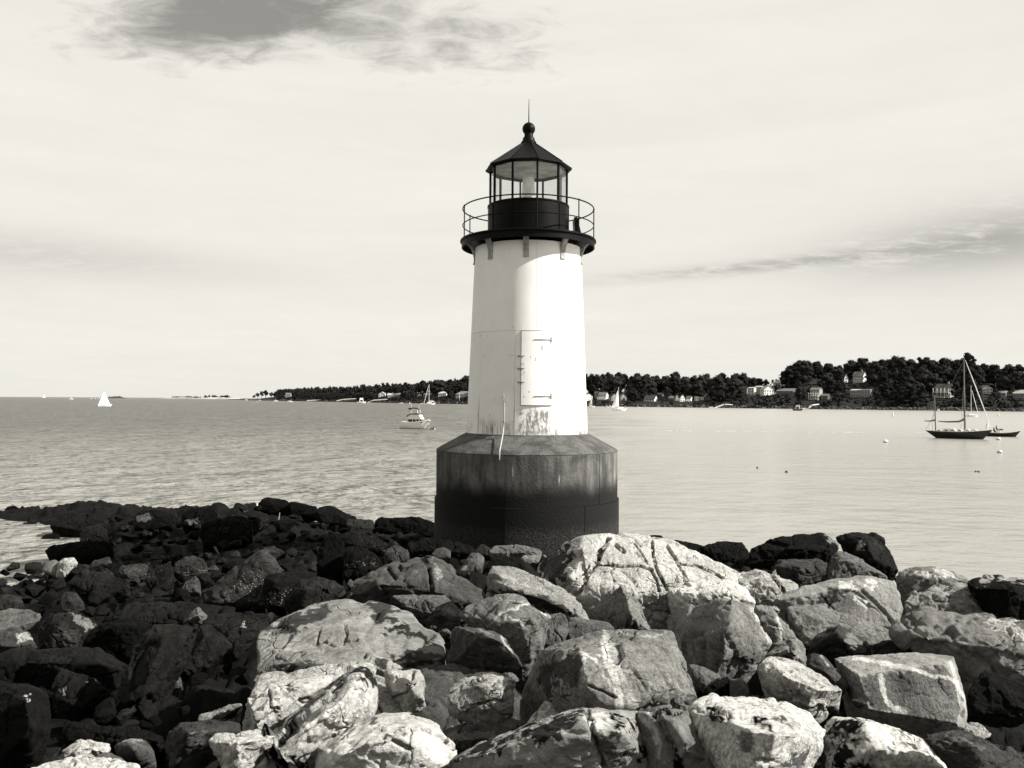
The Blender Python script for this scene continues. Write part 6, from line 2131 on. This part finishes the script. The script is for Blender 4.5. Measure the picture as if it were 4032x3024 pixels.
for x_, za, zb in ((-.09, z3 - 4 * m, z4 + 17 * m), (.18, z3 - 2 * m, z3 + 36 * m)):
    an = MB()
    an.tube([(L * x_, -B * .3, za), (L * x_, -B * .3, zb)], .03, 5)
    an.build("antenna", SPAR_L, o)
hz = MB()
hz.tube([(-L * .09, -B * .3, z3 + 5 * m), (-L * .09, -B * .3, z3 + 9 * m)], .22, 8)
hz.build("radar_dome", HULL_W, o)
pu = MB()
xb, zb_ = L * .5, fb * 1.30
pu.tube([(L * .34, -.02, fb * 1.2), (L * .43, -.25, .25), (L * .50, -.1, zb_)], .05, 5)
pu.tube([(L * .46, -.02, zb_), (L * .50, -.2, .7)], .05, 5)
pu.box((L * .46, 0, zb_), (L * .12, .5, .08))
pu.build("bow_pulpit", HULL_W, o)
o2 = thing("mooring_float", "dark mooring float under the bow of the motor cruiser", "buoy", tuple(on_water(1706, 1690)))
fb2 = MB()
fb2.lathe([(0.0, .28), (.25, .26), (.5, .12), (.55, 0), (.4, -.2), (0, -.25)], 12)
fb2.build("float_body", HULL_D, o2)

# --- dark yawl with two masts
o, m, L = boat_at(3775, 1727, 232, R(-6), "yawl", "dark-hulled two-masted yawl with white cabin top and furled sails", "sailboat")
B, fb = L * .26, 27 * m
hm, dk = hull_mb(L, B, fb, .28, .14, .17, .42)
hm.build("hull", HULL_D, o)
deck_mb(dk).build("deck", DECK, o)
rail_mb(dk, .045, .03).build("toe_rail", SPAR_L, o)
xp = lambda px: (px - 3775) * m
cb = MB()
for a, b, h_ in ((3718, 3768, 13), (3770, 3790, 11), (3792, 3818, 11)):
    cb.prism([(xp(a), fb * .95), (xp(b), fb * .95), (xp(b) - .3, fb + h_ * m), (xp(a) + .2, fb + h_ * m)], 'y', -B * .26, B * .26)
cabin = cb.build("cabin_top", HULL_W, o)
for px in (3707, 3733, 3754, 3780, 3811):
    w_ = MB()
    w_.box((xp(px), -B * .30, fb + 3.0 * m), (9 * m, .12, 6.5 * m))
    w_.build("cabin_port", COVER, cabin)
tn = MB()
tn.prism([(xp(3818), fb), (xp(3844), fb), (xp(3843), fb + 5 * m), (xp(3832), fb + 12 * m), (xp(3820), fb + 11 * m)], 'y', -B * .2, B * .2)
tn.build("upturned_dinghy", HULL_W, o)
mm = MB()
mm.tube([(xp(3796), 0, fb * .8), (xp(3794), 0, 317 * m)], [3.2 * m, 2.2 * m], 8)
mm.build("main_mast", SPAR_D, o)
mz = MB()
mz.tube([(xp(3694), 0, fb * .8), (xp(3690), 0, 172 * m)], [2.4 * m, 1.6 * m], 8)
mz.build("mizzen_mast", SPAR_D, o)
bm1 = MB()
bm1.tube([(xp(3797), 0, 84 * m), (xp(3789), 0, 73 * m), (xp(3775), 0, 67 * m), (xp(3735), 0, 65 * m), (xp(3702), 0, 67 * m)], [1.6 * m, 4.2 * m, 3.6 * m, 3.2 * m, 1.6 * m], 8)
bm1.build("furled_mainsail", COVER, o)
bm2 = MB()
bm2.tube([(xp(3694), 0, 76 * m), (xp(3688), 0, 70 * m), (xp(3675), 0, 67 * m), (xp(3652), 0, 67 * m)], [1.4 * m, 3.4 * m, 2.6 * m, 1.3 * m], 8)
bm2.build("furled_mizzen", COVER, o)
fs_ = MB()
fs_.tube([(xp(3799), 0, 308 * m), (xp(3830), 0, 215 * m), (xp(3868), 0, 100 * m), (xp(3888), 0, 34 * m)], [1.0 * m, 2.0 * m, 1.8 * m, .6 * m], 6)
fs_.build("furled_jib", SAIL, o)
rg = MB()
for a, b in (((3794, 0, 305), (3660, 0, 34)), ((3794, 0, 240), (3785, -B * .45 / m, 30)), ((3794, 0, 240), (3803, -B * .45 / m, 30)), ((3690, 0, 168), (3684, -B * .3 / m, 30))):
    rg.tube([(xp(a[0]), a[1] * m, a[2] * m), (xp(b[0]), b[1] * m, b[2] * m)], .018, 4)
rg.build("rigging", SPAR_D, o)
sg = MB()
sg.box((xp(3704), -.1, 112 * m), (8 * m, .3, 7 * m))
sg.build("radar_dome", HULL_W, o)
sb = MB()
sb.prism([(xp(3868), fb + 14 * m), (xp(3874), fb + 13 * m), (xp(3876), fb + 36 * m), (xp(3869), fb + 34 * m)], 'y', -.25, .25)
sb.build("sail_bag", SAIL, o)
stn = MB()
for px in (3660, 3672, 3889):
    stn.tube([(xp(px), 0, fb), (xp(px), 0, fb + 16 * m)], .06, 5)
stn.build("stanchion", SPAR_L, o)

# --- dark launch behind the yawl
o, m, L = boat_at(3951, 1719, 118, R(-8), "launch", "low dark open launch carrying people, passing behind the yawl")
B, fb = L * .30, 14 * m
hm, dk = hull_mb(L, B, fb, .55, .16, .02, .8)
hm.build("hull", HULL_D, o)
deck_mb(dk, .10).build("deck", DECK, o)
rail_mb(dk, .06, .03).build("gunwale", HULL_W, o)
xl = lambda px: (px - 3951) * m
cs = MB()
cs.prism([(xl(3930), fb * .9), (xl(3942), fb * .9), (xl(3938), fb + 14 * m), (xl(3933), fb + 14 * m)], 'y', -.3, .3)
cs.build("console", HULL_W, o)
en = MB()
en.box((xl(3942), 0, fb + 13 * m), (16 * m, .5, 6 * m))
en.build("folded_canopy", COVER, o)
SKIN = mat("clothing_grey", 0.10, 0.9, 0.1, 0.5, 3.0)


def seated_person(px_, dz, label):
    """small seated figure: one continuous body"""
    base = o.matrix_basis
    me = bpy.data.meshes.new("person")
    s = 1.0
    vs = [(0, 0, 0), (0, 0, .28), (0, 0, .50), (0, 0, .62), (.03, 0, .78), (.35, -.12, .02), (.38, -.12, -.38), (.35, .12, .02), (.38, .12, -.38), (.02, -.20, .48), (.12, -.26, .22), (.32, -.2, .18), (.02, .20, .48), (.12, .26, .22), (.32, .2, .18)]
    es = [(0, 1), (1, 2), (2, 3), (3, 4), (0, 5), (5, 6), (0, 7), (7, 8), (2, 9), (9, 10), (10, 11), (2, 12), (12, 13), (13, 14)]
    me.from_pydata(vs, es, [])
    p = bpy.data.objects.new("person", me)
    COL.objects.link(p)
    md = p.modifiers.new("skin", 'SKIN')
    rad = [.17, .16, .15, .07, .12, .09, .06, .09, .06, .07, .05, .04, .07, .05, .04]
    for v_, r_ in zip(me.skin_vertices[0].data, rad):
        v_.radius = (r_, r_)
    me.skin_vertices[0].data[0].use_root = True
    sd = p.modifiers.new("smooth", 'SUBSURF')
    sd.levels = sd.render_levels = 1
    me.materials.append(SKIN)
    ca, sa = math.cos(o.rotation_euler.z), math.sin(o.rotation_euler.z)
    x_ = xl(px_)
    p.location = (o.location.x + ca * x_, o.location.y + sa * x_, dz)
    p.rotation_euler = (0, 0, o.rotation_euler.z)
    tag(p, label, "person", "people in the launch")


seated_person(3927, fb + .34, "person in grey clothes sitting upright at the console of the dark launch")
seated_person(3918, fb + .06, "person in grey clothes sitting low near the stern of the dark launch")


def sloop(px, py, Lpx, ang, mast_dx, mast_px, label, sails=(), furled=None, boom=None, name="sloop", hull=None, dodger=True, group="sailboats on the harbour"):
    """boat measured in photo pixels; mast_dx and sails are offsets from the hull centre"""
    o, m, L = boat_at(px, py, Lpx, ang, name, label, "sailboat", group)
    k = 1 / max(.35, math.cos(ang))
    B, fb = L * .28, Lpx * m * .13
    hm, dk = hull_mb(L, B, fb, .3, .12, .05, .7)
    hm.build("hull", hull or HULL_W, o)
    deck_mb(dk).build("deck", DECK, o)
    X = lambda dx: dx * m * k
    c = MB()
    c.prism([(-L * .22, fb * .9), (L * .22, fb * .9), (L * .16, fb * 1.55), (-L * .2, fb * 1.65)], 'y', -B * .28, B * .28)
    c.build("cabin_top", HULL_W, o)
    t = MB()
    rm = max(.07, m * 1.1)
    t.tube([(X(mast_dx), 0, fb * .8), (X(mast_dx), 0, mast_px * m)], [rm, rm * .7], 6)
    t.build("mast", SPAR_L, o)
    if boom:
        b = MB()
        b.tube([(X(mast_dx), 0, boom[1] * m), (X(mast_dx + boom[0] * .5), 0, boom[1] * m), (X(mast_dx + boom[0]), 0, boom[1] * m * .97)], [rm * 1.1, rm * 1.8, rm], 6)
        b.build("boom", SAIL, o)
    if furled:
        f_ = MB()
        f_.tube([(X(furled[0][0]), 0, furled[0][1] * m), (X((furled[0][0] + furled[1][0]) / 2), 0, (furled[0][1] + furled[1][1]) / 2 * m), (X(furled[1][0]), 0, furled[1][1] * m)], [rm * .5, rm * .95, rm * .7], 6)
        f_.build("furled_jib", SAIL, o)
    for nm, pts, bl in sails:
        s_ = sail_mb([(X(a), y_ * m, z_ * m) for a, y_, z_ in pts], bl)
        s_.build(nm, SAIL, o)
    return o


sloop(413, 1600, 53, R(10), -4, 62, "white sailboat under full sail on the open water far from shore",
      sails=[("mainsail", [(-4, 0, 58), (-4, 1, 9), (18, 3, 10)], .25), ("headsail", [(-5, 0, 55), (-6, -2, 9), (-24, 0, 5)], .25)])
sloop(1692, 1594, 48, R(8), -3, 81, "white moored sloop with bare mast behind the motor cruiser", furled=((-5, 76), (-22, 8)), boom=(22, 14))
sloop(2440, 1618, 56, R(22), -5, 94, "white sloop with only its jib set, in front of the grey gabled houses", sails=[("headsail", [(-8, 0, 82), (-32, 0, 12), (-5, -6, 18)], .5)], boom=(20, 13))
sloop(2327, 1604, 34, R(8), 3, 42, "small white sloop with a drooping sail close to the lighthouse edge", sails=[("headsail", [(3, 0, 40), (-9, 0, 8), (2, -3, 12)], .2)])
sloop(3825, 1641, 52, R(34), -1, 122, "white moored sloop with bare mast beyond the yawl", furled=((2, 104), (23, 12)))
sloop(173, 1566, 12, R(5), 0, 12, "tiny pale sailboat on the horizon, farthest from the headland", sails=[("mainsail", [(0, 0, 11), (0, 1, 2), (5, 1, 2)], .3), ("headsail", [(0, 0, 10), (0, -1, 2), (-5, 0, 2)], .3)])
sloop(1308, 1578, 8, R(5), 0, 24, "small sloop with a bare mast by the white piers", furled=None)
sloop(1286, 1579, 8, R(5), 0, 20, "small sloop with a short mast beside another by the white piers")


def runabout(px, py, Lpx, label, cab=.5, ang=R(8), dark=False, group="small boats off the far shore"):
    o, m, L = boat_at(px, py, Lpx, ang, "small_boat", label, "boat", group)
    B, fb = L * .34, Lpx * m * .15
    hm, dk = hull_mb(L, B, fb, .3, .14, 0.0, .85)
    hm.build("hull", HULL_D if dark else HULL_W, o)
    deck_mb(dk).build("deck", DECK, o)
    c = MB()
    c.prism([(-L * .25, fb * .9), (L * .22, fb * .9), (L * .12, fb + Lpx * m * .22 * cab * 2), (-L * .20, fb + Lpx * m * .22 * cab * 2)], 'y', -B * .33, B * .33)
    c.build("cabin", HULL_W, o)
    w = MB()
    w.prism([(-L * .18, fb * 1.2), (L * .12, fb * 1.2), (L * .09, fb * 1.2 + Lpx * m * .10 * cab * 2), (-L * .16, fb * 1.2 + Lpx * m * .10 * cab * 2)], 'y', -B * .345, B * .345)
    w.build("windshield", TINT, o)


runabout(281, 1573, 16, "small white powerboat near the horizon, between the tiny sail and the sailboat", .6)
runabout(1424, 1588, 36, "white cabin cruiser tied near the sloping white gangway", 1.0)
runabout(1086, 1581, 19, "white powerboat moored off the headland point, nearest the pines", .4)
runabout(1142, 1583, 21, "white powerboat moored off the headland, second from the pines", .3)
runabout(1022, 1577, 9, "tiny white boat by the pines of the point", .5)
runabout(970, 1576, 12, "tiny white boat lying off the tip of the headland", .4)
runabout(1579, 1589, 17, "low white skiff off the seawall behind the motor cruiser", .15)
runabout(1660, 1590, 12, "white dinghy behind the moored sloop", .2)
runabout(2389, 1604, 18, "small white boat off the tidal flat, beside the sloop with its jib set", .5)
runabout(2402, 1602, 14, "small white boat with a tall cabin just behind the jib", .8)
runabout(2512, 1605, 14, "white mooring dinghy off the tidal flat", .6)
runabout(2590, 1605, 10, "tiny white dinghy near the end of the tidal flat", .6)
runabout(3142, 1617, 38, "white-cabined motorboat with a dark hull next to the steep gangway", 1.0, R(-5), True)
for i, (px, py) in enumerate(((360, 1571), (375, 1571), (389, 1570))):
    runabout(px, py, 7, "speck of a white boat on the horizon beside the sailing boat", .5, group="boats on the horizon")

# ---------------------------------------------------------------- buoys
def buoy(px, py, wpx, label, tone, tall=False, group="mooring buoys"):
    p = on_water(px, py)
    m = p[1] / F
    o = thing("buoy", label, "buoy", (p[0], p[1], 0), 0, group)
    r = wpx * m / 2
    b = MB()
    if tall:
        b.lathe([(0, r * 4.6), (r * .35, r * 4.2), (r * .5, r * 2.2), (r, r * .8), (r * .9, -.2), (0, -.3)], 12)
    else:
        b.lathe([(0, r * 1.15)] + [(r * math.cos(a), r * .35 + r * .8 * math.sin(a)) for a in np.linspace(1.3, -1.0, 9)] + [(0, -r * .5)], 16)
    b.build("float", tone, o)
    s = MB()
    s.lathe([(r * 1.02, r * .22), (r * 1.04, r * .05), (r * .98, -.05)], 16)
    s.build("waterline_band", HULL_D, o)
    if not tall:
        e = MB()
        e.tube([(r * .12 * math.cos(a), 0, r * 1.22 + r * .12 * math.sin(a)) for a in np.linspace(0, 6.283, 9)[:-1]], r * .04, 4, True)
        e.build("mooring_eye", RUSTY, o)


buoy(3487, 1742, 19, "round white mooring buoy alone in the open water to one side of the yawl", HULL_W)
buoy(3932, 1732, 17, "white mooring buoy just below the dark launch", HULL_W)
buoy(3936, 1783, 19, "half white mooring buoy nearest to the viewer under the launch", DECK)
buoy(3097, 1860, 12, "small dark buoy alone, nearest to the skyline rocks", HULL_D)
buoy(2982, 1843, 9, "tiny dark buoy farther from the skyline rocks than its neighbour", HULL_D)
buoy(3842, 1858, 9, "dark float with a shadow below the yawl, first of a close pair", HULL_D)
buoy(3854, 1859, 10, "dark float below the yawl, second of a close pair", HULL_D)
buoy(3515, 1639, 8, "slim white channel marker off the wooded hill, beside nothing else", HULL_W, True)
buoy(3931, 1639, 7, "slim white channel marker off the hill, past the moored sloop", HULL_W, True)
buoy(3486, 1626, 4, "tiny white buoy close under the dark bank", HULL_W)
buoy(1012, 1584, 4, "tiny white buoy off the headland point", HULL_W)
buoy(1613, 1591, 4, "tiny white buoy off the seawall near the skiff", HULL_W, True)

# ---------------------------------------------------------------- piers and gangways
WOODW = mat("white_pier_timber", 0.55, 0.8, 0.2, 0.2, 1.0)


def pier(px0, py0, px1, py1, label, name="pier", posts=5, width=2.2, Yoff=0.0, float_=None):
    pc = (px0 + px1) / 2
    Y = shoreY(pc) - 1.0 + Yoff
    a, b = at(px0, py0, Y), at(px1, py1, Y + 1.5)
    o = thing(name, label, "pier", (a[0], a[1], 0), 0, "piers and gangways of the far shore")
    A, Bv = Vector((0, 0, a[2])), Vector((b[0] - a[0], b[1] - a[1], b[2]))
    d = (Bv - A)
    ln = math.hypot(d.x, d.y)
    nx, ny = -d.y / ln * width / 2, d.x / ln * width / 2
    dm = MB()
    th = max(.35, 3.2 * Y / F)
    vs = []
    for z_ in (0, -th):
        vs += [(A.x + nx, A.y + ny, A.z + z_), (Bv.x + nx, Bv.y + ny, Bv.z + z_), (Bv.x - nx, Bv.y - ny, Bv.z + z_), (A.x - nx, A.y - ny, A.z + z_)]
    dm.add(vs, [(0, 1, 2, 3), (7, 6, 5, 4), (0, 4, 5, 1), (1, 5, 6, 2), (2, 6, 7, 3), (3, 7, 4, 0)])
    dm.build("deck", WOODW, o)
    for i in range(posts):
        f = i / max(1, posts - 1)
        q_ = A + d * f
        p = MB()
        p.tube([(q_.x, q_.y - abs(ny) * .8, -1.0), (q_.x, q_.y - abs(ny) * .8, q_.z - .1)], .22, 5)
        p.build("post", BARK, o)
    if float_:
        f0, f1 = at(float_[0], float_[2], Y), at(float_[1], float_[2], Y)
        fm = MB()
        fm.box(((f0[0] + f1[0]) / 2 - a[0], 0, .35), (f1[0] - f0[0], 3.0, .7))
        fm.build("float", WOODW, o)


pier(2803, 1609, 2852, 1590, "white gangway sloping from a float up to the bank below the terrace", "gangway", 3, 2.0, 0, (2792, 2806, 1611))
pier(2852, 1590, 2882, 1592, "short white landing at the top of the gangway below the terrace", "pier", 4)
pier(3170, 1616, 3196, 1594, "steep white gangway beside the white-cabined motorboat", "gangway", 3, 2.0, 0, (3156, 3174, 1618))
pier(3196, 1594, 3222, 1590, "pale landing stage at the top of the steep gangway", "pier", 4)
pier(1208, 1576, 1274, 1572, "white pier on the low headland, nearest the pines", "pier", 6, 3)
pier(1325, 1577, 1350, 1571, "short sloping gangway in the middle of the headland piers", "gangway", 3, 3)
pier(1350, 1571, 1402, 1568, "long white pier leading from the middle gangway", "pier", 6, 3)
pier(1440, 1587, 1470, 1574, "broad white gangway beside the cabin cruiser", "gangway", 3, 3)
pier(1470, 1574, 1534, 1570, "long white pier leading from the broad gangway to the cottage", "pier", 6, 3)
fp = thing("flagpole", "white pole with a cross-tree standing before the wide hip-roofed house", "flagpole", tuple(terrain_pt(1809, 30)))
Yf = shoreY(1809) + 30
k_ = MB()
k_.tube([(0, 0, -1), (0, 0, 30 * Yf / F)], .35, 6)
k_.build("pole", WOODW, fp)
k_ = MB()
k_.box((0, 0, 26 * Yf / F), (5 * Yf / F, .4, 3 * Yf / F))
k_.build("crosstree", WOODW, fp)
# two white trailers parked on the slope behind the yawl
for i, (px, py, w_, lab) in enumerate(((3782, 1547, 17, "white trailer parked on the slope, just before the yawl's main mast"), (3806, 1548, 17, "white upturned skiff on the slope, just behind the yawl's main mast"))):
    t = ground_hit(px, py)
    p = terrain_pt(px, t)
    m = p[1] / F
    o = thing("trailer" if i == 0 else "skiff", lab, "trailer" if i == 0 else "boat", tuple(p))
    b = MB()
    if i == 0:
        b.box((0, 0, 4.5 * m), (w_ * m, 2, 6 * m))
        b.build("body", HULL_W, o)
        for sx in (-1, 1):
            wv = MB()
            wv.tube([(sx * w_ * m * .25, -1.05, .3), (sx * w_ * m * .25, 1.05, .3)], .35, 8)
            wv.build("wheel", HULL_D, o)
    else:
        b.prism([(-w_ * m / 2, .1), (w_ * m / 2, .8), (w_ * m * .4, 1.5), (-w_ * m * .4, 1.2)], 'y', -.7, .7)
        b.build("hull", HULL_W, o)

# thin broken line of foam left on the water by the launch
wk = MB()
rs = np.random.RandomState(12)
px = 2560
while px < 3880:
    ln = rs.uniform(12, 60)
    y0 = 1697 + (px - 2560) * .0085
    if rs.uniform() < .8:
        a, b = on_water(px, y0), on_water(px + ln, y0 + ln * .0085)
        w_ = rs.uniform(1.2, 3.2)
        wk.add([(a[0], a[1], .012), (b[0], b[1], .012), (b[0], b[1] + w_, .012), (a[0], a[1] + w_ * .6, .012)], [(0, 1, 2, 3)])
    px += ln + rs.uniform(0, 14)
tag(wk.build("wake_foam", mat("foam", 0.32, 0.9, 0.1, 0.4, 0.6)), "thin pale wake line trailing across the calm water to the dark launch", kind='stuff')
